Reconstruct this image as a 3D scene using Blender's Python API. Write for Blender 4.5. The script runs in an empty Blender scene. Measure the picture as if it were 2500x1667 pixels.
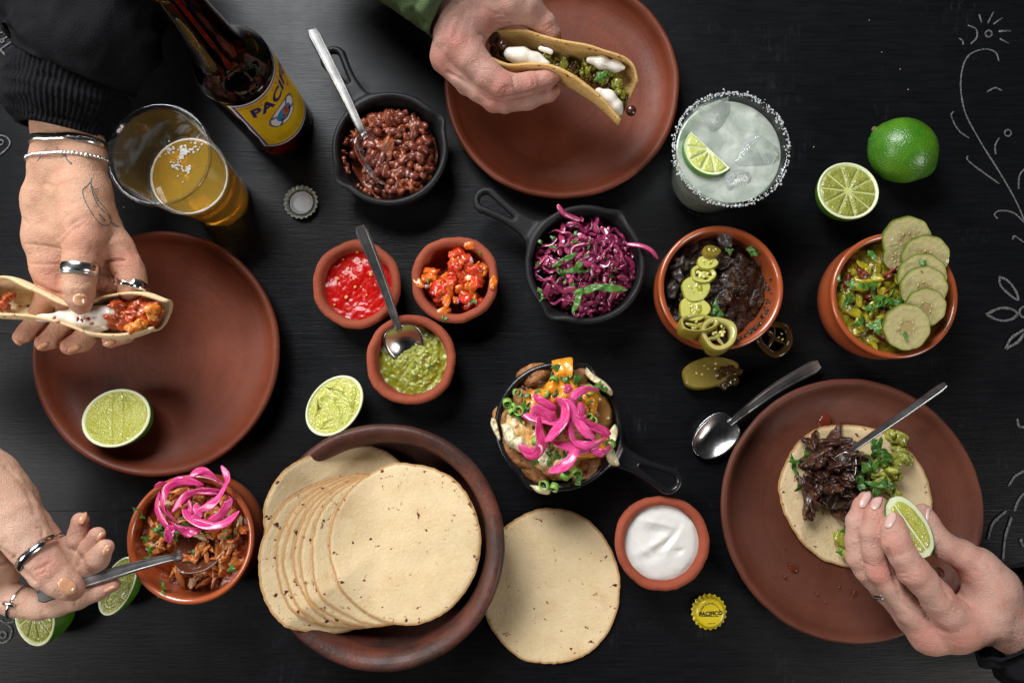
import bpy, bmesh, math, random
import numpy as np
from mathutils import Vector, Matrix, Euler
from mathutils.bvhtree import BVHTree

scene = bpy.context.scene
# ------------------------------------------------------------------ camera
FPX, CAMH, TILT = 1872.0, 0.72, math.radians(5.1)
cam_d = bpy.data.cameras.new('camera'); cam = bpy.data.objects.new('camera', cam_d)
scene.collection.objects.link(cam); scene.camera = cam
cam.location = (0, 0, CAMH); cam.rotation_euler = (TILT, 0, 0)
cam_d.sensor_width = 36; cam_d.lens = FPX / 2500 * 36; cam_d.clip_start = .02; cam_d.clip_end = 20
# ------------------------------------------------------------------ world + lamps
world = bpy.data.worlds.new('World'); scene.world = world; world.use_nodes = True
world.node_tree.nodes['Background'].inputs[0].default_value = (.75, .85, 1, 1)
world.node_tree.nodes['Background'].inputs[1].default_value = .015
def area(name, loc, target, sx, sy, power, col):
    l = bpy.data.lights.new(name, 'AREA'); l.shape = 'RECTANGLE'; l.size = sx; l.size_y = sy
    l.energy = power; l.color = col
    o = bpy.data.objects.new(name, l); scene.collection.objects.link(o); o.location = loc
    o.rotation_euler = (Vector(target) - Vector(loc)).to_track_quat('-Z', 'Y').to_euler()
area('window_light', (-.50, 1.0, 1.0), (-.05, .1, 0), .7, .8, 33, (.96, .98, 1))
area('left_softbox', (-1.35, -.25, .85), (0, -.05, 0), .6, .7, 14, (1, .97, .93))
area('right_softbox', (1.3, -.8, .85), (.2, -.1, 0), .5, .6, 11, (1, .96, .92))
scene.view_settings.view_transform = 'Standard'; scene.view_settings.look = 'None'
scene.view_settings.gamma = 1; scene.view_settings.exposure = 0.0
scene.view_settings.use_curve_mapping = False
scene.render.engine = 'CYCLES'

# ------------------------------------------------------------------ pixel -> place
cT, sT = math.cos(TILT), math.sin(TILT)
def P(px, py, z=0.0):
    """point seen at photo pixel (px,py) that stands z centimetres above the table"""
    z *= .01
    dx, dy = (px - 1250) / FPX, -(py - 833.5) / FPX
    d = np.array([dx, dy * cT + sT, dy * sT - cT]); t = (z - CAMH) / d[2]
    return np.array([d[0] * t, d[1] * t, z])
def S(px, py, z=0.0):
    """metres per photo pixel there"""
    p = P(px, py, z); v = p - np.array([0, 0, CAMH])
    return float(v @ np.array([0, sT, -cT])) / FPX
def PIX(V):
    v = np.asarray(V) - np.array([0, 0, CAMH])
    x = v[:, 0]; y = v[:, 1] * cT + v[:, 2] * sT; z = -v[:, 1] * sT + v[:, 2] * cT
    return np.stack([1250 + FPX * x / -z, 833.5 - FPX * y / -z], 1)

# ------------------------------------------------------------------ noise
def _h(ix, iy, iz):
    n = (ix * 374761393 + iy * 668265263 + iz * 1274126177) & 0xffffffff
    n = ((n ^ (n >> 13)) * 1274126177) & 0xffffffff
    n = ((n ^ (n >> 16)) * 2246822519) & 0xffffffff
    return (n ^ (n >> 15)) / 4294967295.0
def vn(p):
    p = np.asarray(p, float); i = np.floor(p).astype(np.int64); f = p - i; f = f * f * f * (f * (f * 6 - 15) + 10)
    x, y, z = i[..., 0], i[..., 1], i[..., 2]; u, v, w = f[..., 0], f[..., 1], f[..., 2]
    def L(a, b, t): return a + (b - a) * t
    return L(L(L(_h(x, y, z), _h(x+1, y, z), u), L(_h(x, y+1, z), _h(x+1, y+1, z), u), v),
             L(L(_h(x, y, z+1), _h(x+1, y, z+1), u), L(_h(x, y+1, z+1), _h(x+1, y+1, z+1), u), v), w) * 2 - 1
def fbm(p, o=3):
    p = np.asarray(p, float); s = 0; a = 1
    for k in range(o): s = s + a * vn(p * 2 ** k + 17.3 * k); a *= .5
    return s
rng = random.Random(7)
U = rng.uniform

# ------------------------------------------------------------------ objects
OFF = {}
def link(o): scene.collection.objects.link(o); return o
def tag(o, label, cat, group=None, kind=None):
    if label: o['label'] = label
    if cat: o['category'] = cat
    if group: o['group'] = group
    if kind: o['kind'] = kind
    return o
def thing(name, loc, label, cat, group=None):
    o = link(bpy.data.objects.new(name, None)); o.empty_display_size = .01
    o.location = tuple(loc); OFF[o.name] = np.array(loc, float)
    return tag(o, label, cat, group)
def meshdata(name, V, F, m, smooth=True):
    me = bpy.data.meshes.new(name)
    me.from_pydata(np.asarray(V, float).tolist(), [], F.tolist() if isinstance(F, np.ndarray) else F)
    if smooth: me.polygons.foreach_set('use_smooth', [True] * len(me.polygons))
    me.materials.append(m); me.update(); return me
def mk(name, VF, m, parent=None, smooth=True, label=None, kind=None):
    V, F = VF; V = np.asarray(V, float)
    off = OFF[parent.name] if parent else V.mean(0) * 0
    if not parent:
        off = np.array([(V[:, 0].min() + V[:, 0].max()) / 2, (V[:, 1].min() + V[:, 1].max()) / 2, V[:, 2].min()])
    me = meshdata(name, V - off, F, m, smooth)
    o = link(bpy.data.objects.new(name, me))
    if parent: o.parent = parent
    else: o.location = tuple(off)
    OFF[o.name] = off
    if label: o['label'] = label
    if kind: o['kind'] = kind
    return o
def inst(name, me, parent, loc, rot=(0, 0, 0), sc=1.0):
    o = link(bpy.data.objects.new(name, me)); o.parent = parent
    o.location = tuple(np.array(loc) - (OFF[parent.name] if parent else 0))
    o.rotation_euler = rot; o.scale = (sc, sc, sc) if isinstance(sc, (int, float)) else sc
    return o
def attr(o, name, vals):
    a = o.data.attributes.new(name, 'FLOAT', 'POINT'); a.data.foreach_set('value', np.asarray(vals, np.float32))

# ------------------------------------------------------------------ shapes
def join(*parts):
    V, F, n = [], [], 0
    for v, f in parts:
        V.append(np.asarray(v, float)); F += [tuple(int(i) + n for i in q) for q in f]; n += len(v)
    return np.concatenate(V), F
def lathe(prof, seg=64, c=(0, 0, 0), rn=0, zn=0, ns=3.0, seed=0, cap=False):
    """prof [(r,z)] in cm; rn / zn are hand-made unevenness in cm"""
    prof = np.array(prof, float); n = len(prof); a = np.arange(seg) * 2 * math.pi / seg
    V = np.zeros((n, seg, 3)); r = prof[:, 0][:, None] * np.ones(seg); z = prof[:, 1][:, None] * np.ones(seg)
    if rn or zn:
        q = np.stack([np.cos(a) * ns * .5 + seed, np.sin(a) * ns * .5 + seed * 2, a * 0], 1)
        q2 = np.stack([np.cos(a) * ns * 3 + seed, np.sin(a) * ns * 3 + seed * 2, a * 0 + 5], 1)
        w = np.clip(prof[:, 0] / prof[:, 0].max(), 0, 1)[:, None] ** 2
        r = r + rn * w * (fbm(q, 2) + .35 * vn(q2)); z = z + zn * w * np.clip(prof[:, 1] / max(prof[:, 1].max(), .1), 0, 1)[:, None] * (fbm(q + 9, 2) + .35 * vn(q2 + 4))
    V[..., 0] = r * np.cos(a); V[..., 1] = r * np.sin(a); V[..., 2] = z
    V = V.reshape(-1, 3) * .01 + np.array(c); F = []
    for i in range(n - 1):
        for j in range(seg):
            k = (j + 1) % seg; F.append((i * seg + j, i * seg + k, (i + 1) * seg + k, (i + 1) * seg + j))
    if cap: F.append(tuple(range(seg))[::-1]); F.append(tuple((n - 1) * seg + j for j in range(seg)))
    return V, F
def smoothprof(pts, n=8):
    """Catmull-Rom through profile points"""
    p = np.array(pts, float); p = np.vstack([2 * p[0] - p[1], p, 2 * p[-1] - p[-2]]); out = []
    for i in range(1, len(p) - 2):
        for t in np.arange(n) / n:
            a, b, c, d = p[i-1], p[i], p[i+1], p[i+2]
            out.append(.5 * (2*b + (c-a)*t + (2*a-5*b+4*c-d)*t*t + (3*b-a-3*c+d)*t**3))
    out.append(p[-2]); return np.array(out)
def tube(pts, rad, seg=10, up=None, flat=None, close=True):
    """swept tube; rad scalar/list (m); flat: list of (w,h) half sizes; up: reference normal"""
    pts = np.asarray(pts, float); n = len(pts)
    T = np.gradient(pts, axis=0); T /= np.linalg.norm(T, axis=1)[:, None] + 1e-12
    if up is None:
        up = np.array([0, 0, 1.0]) if abs(T[0][2]) < .9 else np.array([1.0, 0, 0])
    ups = np.asarray(up, float)
    V = []; a = np.arange(seg) * 2 * math.pi / seg; prev = ups if ups.ndim == 1 else ups[0]
    for i in range(n):
        u0 = ups[i] if ups.ndim == 2 else prev
        N = u0 - T[i] * (u0 @ T[i]); N /= np.linalg.norm(N) + 1e-12; prev = N
        B = np.cross(T[i], N)
        if flat is not None:
            w, h = flat[i]
        else:
            w = h = rad if np.isscalar(rad) else rad[i]
        V.append(pts[i] + np.outer(np.cos(a) * w, B) + np.outer(np.sin(a) * h, N))
    V = np.concatenate(V); F = []
    for i in range(n - 1):
        for j in range(seg):
            k = (j + 1) % seg; F.append((i*seg+j, i*seg+k, (i+1)*seg+k, (i+1)*seg+j))
    if close: F.append(tuple(range(seg))[::-1]); F.append(tuple((n-1)*seg+j for j in range(seg)))
    return V, F
def spline(ctrl, n=24):
    ctrl = np.asarray(ctrl, float); return smoothprof(ctrl, max(2, n // max(1, len(ctrl) - 1)))
_ico = {}
def ico(sub):
    if sub not in _ico:
        bm = bmesh.new(); bmesh.ops.create_icosphere(bm, subdivisions=sub, radius=1)
        _ico[sub] = (np.array([v.co[:] for v in bm.verts]), [tuple(v.index for v in f.verts) for f in bm.faces]); bm.free()
    return _ico[sub]
def blob(c, s, sub=3, amp=.2, fr=1.5, seed=0, rot=None, o=2):
    V, F = ico(sub); d = 1 + amp * fbm(V * fr + seed * 7.7, o)
    W = V * d[:, None] * np.asarray(s)
    if rot is not None: W = W @ np.array(Euler(rot).to_matrix()).T
    return W + np.asarray(c), F
def grid(nx, ny, fn):
    u, v = np.meshgrid(np.linspace(0, 1, nx), np.linspace(0, 1, ny), indexing='ij')
    V = fn(u.ravel(), v.ravel()); F = []
    for i in range(nx - 1):
        for j in range(ny - 1): F.append((i*ny+j, (i+1)*ny+j, (i+1)*ny+j+1, i*ny+j+1))
    return V, F
def solid_sheet(top, nx, ny, thick, nrm=None):
    """closed thin sheet from a grid surface (V nx*ny)"""
    V = np.asarray(top, float); 
    G = V.reshape(nx, ny, 3); N = np.cross(np.gradient(G, axis=0), np.gradient(G, axis=1)).reshape(-1, 3); N /= np.linalg.norm(N, axis=1)[:, None] + 1e-12
    B = V - N * thick; n = len(V); F = []
    for i in range(nx - 1):
        for j in range(ny - 1):
            q = (i*ny+j, (i+1)*ny+j, (i+1)*ny+j+1, i*ny+j+1); F.append(q); F.append(tuple(k + n for k in q[::-1]))
    rim = [i*ny for i in range(nx)] + [(nx-1)*ny+j for j in range(1, ny)] + [i*ny+ny-1 for i in range(nx-2, -1, -1)] + [j for j in range(ny-2, 0, -1)]
    for a, b in zip(rim, rim[1:] + rim[:1]): F.append((b, a, a + n, b + n))
    return np.vstack([V, B]), F
def disc(rings, seg, fn):
    """polar sheet: fn(r01, ang)->xyz, closed centre"""
    V = [fn(np.array([0.0]), np.array([0.0]))]; a = np.arange(seg) * 2 * math.pi / seg
    for i in range(1, rings + 1): V.append(fn(np.full(seg, i / rings), a))
    V = np.concatenate(V); F = [(0, 1 + j, 1 + (j + 1) % seg) for j in range(seg)]
    for i in range(rings - 1):
        for j in range(seg):
            k = (j + 1) % seg; F.append((1+i*seg+j, 1+(i+1)*seg+j, 1+(i+1)*seg+k, 1+i*seg+k))
    return V, F

# ------------------------------------------------------------------ distance fields
def nets(D, org, h):
    s = D < 0; nx, ny, nz = D.shape
    c = np.zeros((nx-1, ny-1, nz-1), np.int8)
    for i in (0, 1):
        for j in (0, 1):
            for k in (0, 1): c += s[i:nx-1+i, j:ny-1+j, k:nz-1+k]
    act = (c > 0) & (c < 8); I = np.argwhere(act); idx = -np.ones(act.shape, np.int64); idx[act] = np.arange(len(I))
    acc = np.zeros((len(I), 3)); cnt = np.zeros(len(I)); X, Y, Z = I.T
    cor = [(i, j, k) for i in (0, 1) for j in (0, 1) for k in (0, 1)]
    for a in cor:
        for ax in range(3):
            if a[ax]: continue
            b = list(a); b[ax] = 1
            da = D[X+a[0], Y+a[1], Z+a[2]]; db = D[X+b[0], Y+b[1], Z+b[2]]
            m = (da < 0) != (db < 0); t = np.where(m, da / np.where(m, da - db, 1), 0)
            p = np.tile(np.array(a, float), (len(I), 1)); p[:, ax] += t
            acc[m] += p[m]; cnt[m] += 1
    V = (I + acc / cnt[:, None]) * h + org; F = []
    for ax in range(3):
        u, v = (ax + 1) % 3, (ax + 2) % 3
        A = np.moveaxis(s, ax, 0); d = A[:-1] != A[1:]; d = np.moveaxis(d, 0, ax)
        sl = [slice(None)] * 3; sl[u] = slice(1, -1); sl[v] = slice(1, -1)
        m = np.zeros_like(d); m[tuple(sl)] = d[tuple(sl)]; E = np.argwhere(m)
        if not len(E): continue
        eu = np.zeros(3, int); eu[u] = 1; ev = np.zeros(3, int); ev[v] = 1
        g = lambda q: idx[q[:, 0], q[:, 1], q[:, 2]]
        Q = np.stack([g(E - eu - ev), g(E - ev), g(E), g(E - eu)], 1)
        flip = ~s[E[:, 0], E[:, 1], E[:, 2]]; Q[flip] = Q[flip][:, ::-1]; F.append(Q)
    return V, np.concatenate(F)
def sdf(fn, lo, hi, h):
    lo, hi = np.array(lo, float), np.array(hi, float); n = np.ceil((hi - lo) / h).astype(int) + 1
    ax = [lo[i] + np.arange(n[i]) * h for i in range(3)]
    cs = 4; ca = [lo[i] + (np.arange(-(-n[i] // cs)) * cs + 1.5) * h for i in range(3)]
    C = fn(np.stack(np.meshgrid(*ca, indexing='ij'), -1)); D = np.repeat(np.repeat(np.repeat(C, cs, 0), cs, 1), cs, 2)[:n[0], :n[1], :n[2]].copy()
    I = np.argwhere(np.abs(D) < h * 5.5); D[I[:, 0], I[:, 1], I[:, 2]] = fn(lo + I * h)
    return nets(D, lo, h)
def smin(a, b, k): hh = np.clip(.5 + .5 * (b - a) / k, 0, 1); return b + (a - b) * hh - k * hh * (1 - hh)
def smax(a, b, k): return -smin(-a, -b, k)
def cone(G, a, b, ra, rb):
    a, b = np.asarray(a, float), np.asarray(b, float); ba = b - a; t = np.clip(((G - a) @ ba) / (ba @ ba + 1e-12), 0, 1)
    return np.linalg.norm(G - a - t[..., None] * ba, axis=-1) - (ra + (rb - ra) * t)
def ellip(G, c, r, M=None):
    q = G - np.asarray(c)
    if M is not None: q = q @ M
    q = q / np.asarray(r); l = np.linalg.norm(q, axis=-1); return (l - 1) * min(r)

# ------------------------------------------------------------------ materials
class NT:
    def __init__(s, name):
        s.m = bpy.data.materials.new(name); s.m.use_nodes = True; s.t = s.m.node_tree; s.n = s.t.nodes
        s.b = s.n['Principled BSDF']; s._tc = None
    def new(s, t, **k):
        n = s.n.new(t)
        for a, b in k.items(): setattr(n, a, b)
        return n
    def l(s, a, b): s.t.links.new(a, b)
    def tc(s, sc=None):
        if not s._tc: s._tc = s.new('ShaderNodeTexCoord').outputs['Object']
        if sc is None: return s._tc
        m = s.new('ShaderNodeMapping'); m.inputs['Scale'].default_value = sc; s.l(s._tc, m.inputs[0]); return m.outputs[0]
    def noise(s, scale, detail=4, rough=.55, vec=None, dist=0):
        n = s.new('ShaderNodeTexNoise'); n.inputs['Scale'].default_value = scale; n.inputs['Detail'].default_value = detail
        n.inputs['Roughness'].default_value = rough; n.inputs['Distortion'].default_value = dist
        s.l(vec if vec else s.tc(), n.inputs['Vector']); return n.outputs['Fac']
    def voro(s, scale, feat='F1', out='Distance', vec=None, rnd=1):
        n = s.new('ShaderNodeTexVoronoi', feature=feat); n.inputs['Scale'].default_value = scale; n.inputs['Randomness'].default_value = rnd
        s.l(vec if vec else s.tc(), n.inputs['Vector']); return n.outputs[out]
    def ramp(s, fac, stops, interp='LINEAR'):
        r = s.new('ShaderNodeValToRGB'); e = r.color_ramp.elements; r.color_ramp.interpolation = interp
        while len(e) < len(stops): e.new(.5)
        for el, (p, c) in zip(e, stops): el.position = p; el.color = (c, c, c, 1) if isinstance(c, (int, float)) else (*c, 1)
        s.l(fac, r.inputs[0]); return r.outputs[0]
    def mix(s, fac, a, b, mode='MIX'):
        m = s.new('ShaderNodeMix', data_type='RGBA', blend_type=mode)
        for i, x in ((0, fac), (6, a), (7, b)):
            if isinstance(x, (int, float)): m.inputs[i].default_value = x if i == 0 else (x, x, x, 1)
            elif isinstance(x, tuple): m.inputs[i].default_value = (*x, 1)
            else: s.l(x, m.inputs[i])
        return m.outputs[2]
    def math(s, op, a, b=None):
        m = s.new('ShaderNodeMath', operation=op)
        for i, x in enumerate((a, b)):
            if x is None: continue
            if isinstance(x, (int, float)): m.inputs[i].default_value = x
            else: s.l(x, m.inputs[i])
        return m.outputs[0]
    def attr(s, name): return s.new('ShaderNodeAttribute', attribute_name=name).outputs['Fac']
    def rnd(s): return s.new('ShaderNodeObjectInfo').outputs['Random']
    def bump(s, h, dist, strength=1.0, prev=None):
        b = s.new('ShaderNodeBump'); b.inputs['Distance'].default_value = dist; b.inputs['Strength'].default_value = strength
        s.l(h, b.inputs['Height'])
        if prev is not None: s.l(prev, b.inputs['Normal'])
        s.l(b.outputs[0], s.b.inputs['Normal']); return b.outputs[0]
    def set(s, **k):
        N = dict(col='Base Color', rough='Roughness', metal='Metallic', sss='Subsurface Weight', sssr='Subsurface Radius', ssss='Subsurface Scale',
                 trans='Transmission Weight', ior='IOR', coat='Coat Weight', coatr='Coat Roughness', spec='Specular IOR Level', sheen='Sheen Weight', alpha='Alpha')
        for a, v in k.items():
            i = s.b.inputs[N[a]]
            if isinstance(v, (int, float)): i.default_value = v
            elif isinstance(v, tuple): i.default_value = (*v, 1) if len(v) == 3 and a == 'col' else v
            else: s.l(v, i)
        return s
MATS = {}
def simple(name, c1, c2=None, rough=.4, ns=120, bump=0, bs=400, sss=0, sssr=(.8, .4, .2), ssss=.004, coat=0, rvar=None, **k):
    """two-tone noisy material; rvar adds a third colour picked per piece"""
    if name in MATS: return MATS[name]
    n = NT(name); c = c1
    if c2: c = n.mix(n.ramp(n.noise(ns, 4), [(.35, 0.0), (.65, 1.0)]), c1, c2)
    if rvar: c = n.mix(n.ramp(n.rnd(), [(0, 0.0), (1, 1.0)]), c, rvar)
    n.set(col=c, rough=rough, sss=sss, coat=coat, coatr=.08, **k)
    if sss: n.set(sssr=sssr, ssss=ssss)
    if bump: n.bump(n.noise(bs, 4), bump)
    MATS[name] = n.m; return n.m
# ================================================================== TABLE
def table_mat():
    n = NT('black_painted_wood')
    v = n.tc((1.2, 16, 16)); streak = n.noise(22, 6, .65, v)
    v2 = n.tc((5, 60, 5)); brush = n.noise(14, 4, .6, v2)
    wear = n.noise(13, 8, .72); fine = n.noise(260, 3, .6)
    v3 = n.tc((22, 3, 3)); scr = n.noise(12, 5, .8, v3)
    col = n.mix(n.ramp(streak, [(.3, 0.0), (.75, 1.0)]), (.0030, .0032, .0038), (.0075, .0078, .009))
    dust = n.math('MULTIPLY', n.ramp(wear, [(.55, 0.0), (.8, 1.0)]), n.ramp(scr, [(.5, 0.0), (.72, 1.0)]))
    col = n.mix(n.math('MULTIPLY', dust, .5), col, (.10, .105, .115))
    n.set(col=col, rough=n.ramp(n.noise(14, 6, .7), [(.3, .30), (.7, .44)]), spec=.17)
    h = n.math('ADD', n.math('MULTIPLY', streak, .6), n.math('ADD', n.math('MULTIPLY', brush, .5), n.math('MULTIPLY', fine, .12)))
    n.bump(h, .0004, .8); return n.m
M_table = table_mat()
table = link(bpy.data.objects.new('table', None)); OFF['table'] = np.zeros(3); table['kind'] = 'structure'
def plank(y0, y1, tiltdeg, k):
    X0, X1, g = -.95, .95, .00012
    ys = [y0 + g, y0 + g + .0006, y0 + .008, (y0 + y1) / 2, y1 - .008, y1 - g - .0006, y1 - g]
    zs = [-.00010, -.00002, 0, .0001, 0, -.00002, -.00010]; V, F = [], []
    nx = 40; xs = np.linspace(X0, X1, nx)
    for i, x in enumerate(xs):
        for y, z in zip(ys, zs):
            V.append((x, y, z + math.tan(math.radians(tiltdeg)) * (y - (y0 + y1) / 2) - abs(math.tan(math.radians(tiltdeg)) * (y1 - y0) / 2) + .0004 * vn(np.array([[x * 6, y * 20, k]]))[0] - .0004))
        V.append((x, y1 - g, -.03)); V.append((x, y0 + g, -.03))
    m = 9
    for i in range(nx - 1):
        for j in range(m): F.append((i*m+j, (i+1)*m+j, (i+1)*m+(j+1) % m, i*m+(j+1) % m))
    F.append(tuple(range(m))); F.append(tuple((nx-1)*m+j for j in range(m))[::-1])
    o = mk('plank', (V, F), M_table, table); o.data.polygons.foreach_set('use_smooth', [False] * len(F))
ybs = [P(1250, y, 0)[1] for y in (2150, 1680, 1247, 812, 372, -80, -560)]
for k, (a, b) in enumerate(zip(ybs, ybs[1:])): plank(a, b, (.1, -.08, .05, .1, -.08, -.15)[k], k)

# chalk drawings on the paint: raised chalk strokes, photo pixels
def chalk_mat():
    n = NT('white_chalk'); f = n.noise(900, 4, .7)
    n.set(col=n.mix(n.ramp(f, [(.4, 0.0), (.55, 1.0)]), (.03, .03, .03), (.17, .17, .167)), rough=.9, spec=.1); n.bump(f, .0004); return n.m
M_chalk = chalk_mat()
def chalk(name, strokes, w=.0009):
    parts = []
    for s in strokes:
        if s[0] == 'o':
            _, cx, cy, r = s; pts = [P(cx + r * math.cos(a), cy + r * math.sin(a), .03) for a in np.linspace(0, 6.3, 14)]
        else:
            pts = smoothprof([P(x, y, .03) for x, y in s], 7) if len(s) > 2 else [P(x, y, .03) for x, y in s]
        pts = np.array(pts); fl = [(w * (.75 + .5 * abs(vn(np.array([[i * .7, p[0] * 90, p[1] * 90]]))[0])), .00022) for i, p in enumerate(pts)]
        parts.append(tube(pts, 0, 6, up=np.array([0, 0, 1.0]), flat=fl))
    return mk(name, join(*parts), M_chalk, table)
chalk('chalk_flower', [('o', 2414, 83, 8), [(2363, 62), (2383, 72), (2385, 92), (2370, 108)], [(2341, 94), (2350, 100), (2352, 110)],
    [(2391, 36), (2397, 56)], [(2426, 30), (2412, 57)], [(2448, 44), (2425, 60)], [(2468, 76), (2438, 77)], [(2463, 107), (2441, 95)]])
chalk('chalk_stem', [[(2439, 150), (2430, 128), (2400, 121), (2362, 140), (2346, 195), (2355, 270), (2390, 340), (2440, 420), (2480, 490), (2510, 560)],
    [(2410, 225), (2430, 215), (2446, 222)], [(2328, 273), (2323, 285), (2340, 318), (2366, 338)], [(2363, 381), (2362, 390), (2385, 410), (2440, 449)],
    ('o', 2461, 325, 8), [(2440, 337), (2430, 355), (2431, 377)], [(2487, 462), (2489, 430), (2503, 411)],
    [(2436, 534), (2428, 525), (2440, 515), (2475, 520), (2510, 553)], [(2472, 585), (2478, 577), (2500, 592)]])
chalk('chalk_blossom', [[(2439, 676), (2445, 700), (2472, 725), (2486, 731), (2480, 710), (2460, 685), (2439, 676)],
    [(2407, 768), (2440, 753), (2470, 755), (2484, 767), (2468, 780), (2440, 782), (2407, 768)],
    [(2455, 852), (2470, 825), (2500, 805)], [(2455, 852), (2485, 835), (2500, 815)], ('o', 2502, 762, 13)], .0014)
chalk('chalk_grass', [[(2500, 1150), (2478, 1163), (2463, 1186)], [(2500, 1203), (2485, 1225), (2477, 1248)], [(2457, 1247), (2425, 1277), (2412, 1318)],
    [(2470, 1262), (2455, 1310), (2449, 1369)], [(2484, 1022), (2488, 1040), (2500, 1043)], [(2492, 1315), (2498, 1335)]], .0013)
chalk('chalk_blossom', [('o', -2, 68, 30), ('o', -2, 68, 14), [(-10, 20), (12, 22), (34, 38), (35, 62)], [(10, 50), (14, 42), (18, 50)], [(10, 82), (26, 88), (16, 80)], ('o', 5, 101, 4),
    [(0, 122), (50, 172)], [(0, 122), (36, 97)]], .0009)
chalk('chalk_leaf', [[(-5, 330), (14, 334), (24, 348), (18, 362), (-5, 382)], ('o', 2, 348, 6)], .0009)
chalk('chalk_scroll', [[(0, 1512), (14, 1520), (35, 1516)], [(14, 1520), (28, 1535), (24, 1558), (8, 1568), (-5, 1566)], ('o', 7, 1549, 8)], .0012)

# ================================================================== CLAY
def clay(name, c1, c2, dark=None, rough=.55, bump=.0004, sheen=.3):
    n = NT(name); a = n.noise(16, 6, .6); b = n.noise(320, 3, .6)
    v = n.tc((3, 3, 40))
    c = n.mix(n.ramp(a, [(.3, 0.0), (.7, 1.0)]), c1, c2)
    if dark:
        f = n.ramp(n.noise(11, 8, .72, n.tc((1, 1, 2.2))), [(.40, 0.0), (.54, 1.0)]); c = n.mix(f, c, dark)
    c = n.mix(n.math('MULTIPLY', n.ramp(n.noise(9, 6, .68, None, .6), [(.40, 0.0), (.66, 1.0)]), .5), c, tuple(x * k for x, k in zip(c1, (.50, .55, .62))))
    pits = n.ramp(n.voro(420), [(.03, 0.0), (.09, 1.0)]); c = n.mix(n.math('SUBTRACT', 1.0, n.math('MULTIPLY', pits, 1.0)), c, (.05, .02, .012))
    wr = n.ramp(n.noise(30, 6, .65), [(.3, rough - .1), (.7, rough + .12)])
    ln = n.new('ShaderNodeVectorMath', operation='LENGTH'); n.l(n.tc((1, 1, 0)), ln.inputs[0]); cv = n.new('ShaderNodeCombineXYZ'); n.l(ln.outputs['Value'], cv.inputs[0])
    turn = n.noise(150, 3, .6, cv.outputs[0]); scuff = n.ramp(n.noise(22, 8, .75, n.tc((1, 3, 1)), .5), [(.60, 0.0), (.75, .30)])
    c = n.mix(n.math('MULTIPLY', n.ramp(turn, [(.4, 0.0), (.6, 1.0)]), .22), c, tuple(x * .62 for x in c1)); c = n.mix(scuff, c, tuple(min(1, x * 1.5 + .02) for x in c2))
    n.set(col=c, rough=wr, spec=sheen); n.bump(n.math('ADD', n.math('ADD', n.math('MULTIPLY', b, .5), n.math('MULTIPLY', turn, .7)), n.noise(60, 5, .6)), bump); return n.m
M_plate = clay('burnished_clay', (.130, .027, .0105), (.180, .040, .0155), rough=.5, bump=.0003, sheen=.28)
M_plate2 = clay('worn_burnished_clay', (.108, .031, .017), (.145, .042, .023), rough=.52, bump=.0003, sheen=.28)
M_terra = clay('raw_terracotta', (.36, .082, .040), (.28, .062, .032), rough=.8, bump=.0009, sheen=.2)
M_pot = clay('smoke_fired_clay', (.15, .042, .024), (.105, .028, .017), dark=(.022, .013, .011), rough=.5, bump=.0007, sheen=.4)
def glaze_mat():
    n = NT('glazed_terracotta'); a = n.noise(25, 4)
    n.set(col=n.mix(a, (.40, .088, .026), (.31, .06, .018)), rough=.28, coat=.7, coatr=.09); n.bump(n.noise(120, 3), .0002); return n.m
M_glaze = glaze_mat()

def plate(px, py, rpx, label, m, seed):
    z = 2.3; c = P(px, py, z); R = rpx * S(px, py, z) * 100; c[2] = 0
    pr = [(0, .02), (R*.55, .02), (R*.72, .3), (R*.90, 1.25), (R*.985, 2.0), (R, 2.28), (R-.12, 2.52), (R-.4, 2.56), (R-.72, 2.3),
          (R*.90, 1.72), (R*.84, 1.22), (R*.77, .95), (R*.66, .80), (R*.40, .70), (R*.15, .67), (.01, .66)]
    o = mk('clay_plate', lathe(smoothprof(pr, 5), 128, c, rn=.07, zn=.07, ns=3, seed=seed), m); tag(o, label, 'plate', 'clay plates'); return c, R
pl_left = plate(383, 860, 301, 'clay plate with a lime half on it, under the ringed hand with a taco', M_plate, 1)
pl_top = plate(1372, 206, 287, 'clay plate under the taco held by the hand with green sleeve', M_plate, 2)
pl_right = plate(2080, 1243, 319, 'clay plate carrying the open taco and the fork', M_plate2, 3)

def small_bowl(px, py, rpx, label, seed):
    z = 3.4; c = P(px, py, z); R = rpx * S(px, py, z) * 100; c[2] = 0
    pr = [(0, .02), (R*.66, .02), (R*.80, .4), (R*.95, 1.6), (R, 2.9), (R*.995, 3.25), (R*.95, 3.45), (R-.5, 3.47), (R-.78, 3.2), (R-.86, 2.6), (R-1.05, 1.6), (R-1.7, .9), (R*.3, .72), (.01, .7)]
    o = mk('terracotta_bowl', lathe(smoothprof(pr, 5), 112, c, rn=.09, zn=.07, ns=3.4, seed=seed), M_terra); tag(o, label, 'bowl', 'small terracotta sauce bowls'); return c, R
sb_red = small_bowl(870, 693, 108, 'small terracotta bowl filled with smooth red salsa', 11)
sb_pico = small_bowl(1110, 681, 107, 'small terracotta bowl holding chopped tomato salsa', 12)
sb_green = small_bowl(1003, 877, 111, 'small terracotta bowl holding green salsa and a spoon', 13)
sb_cream = small_bowl(1618, 1327, 115, 'small terracotta bowl filled with white sour cream', 14)

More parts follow.
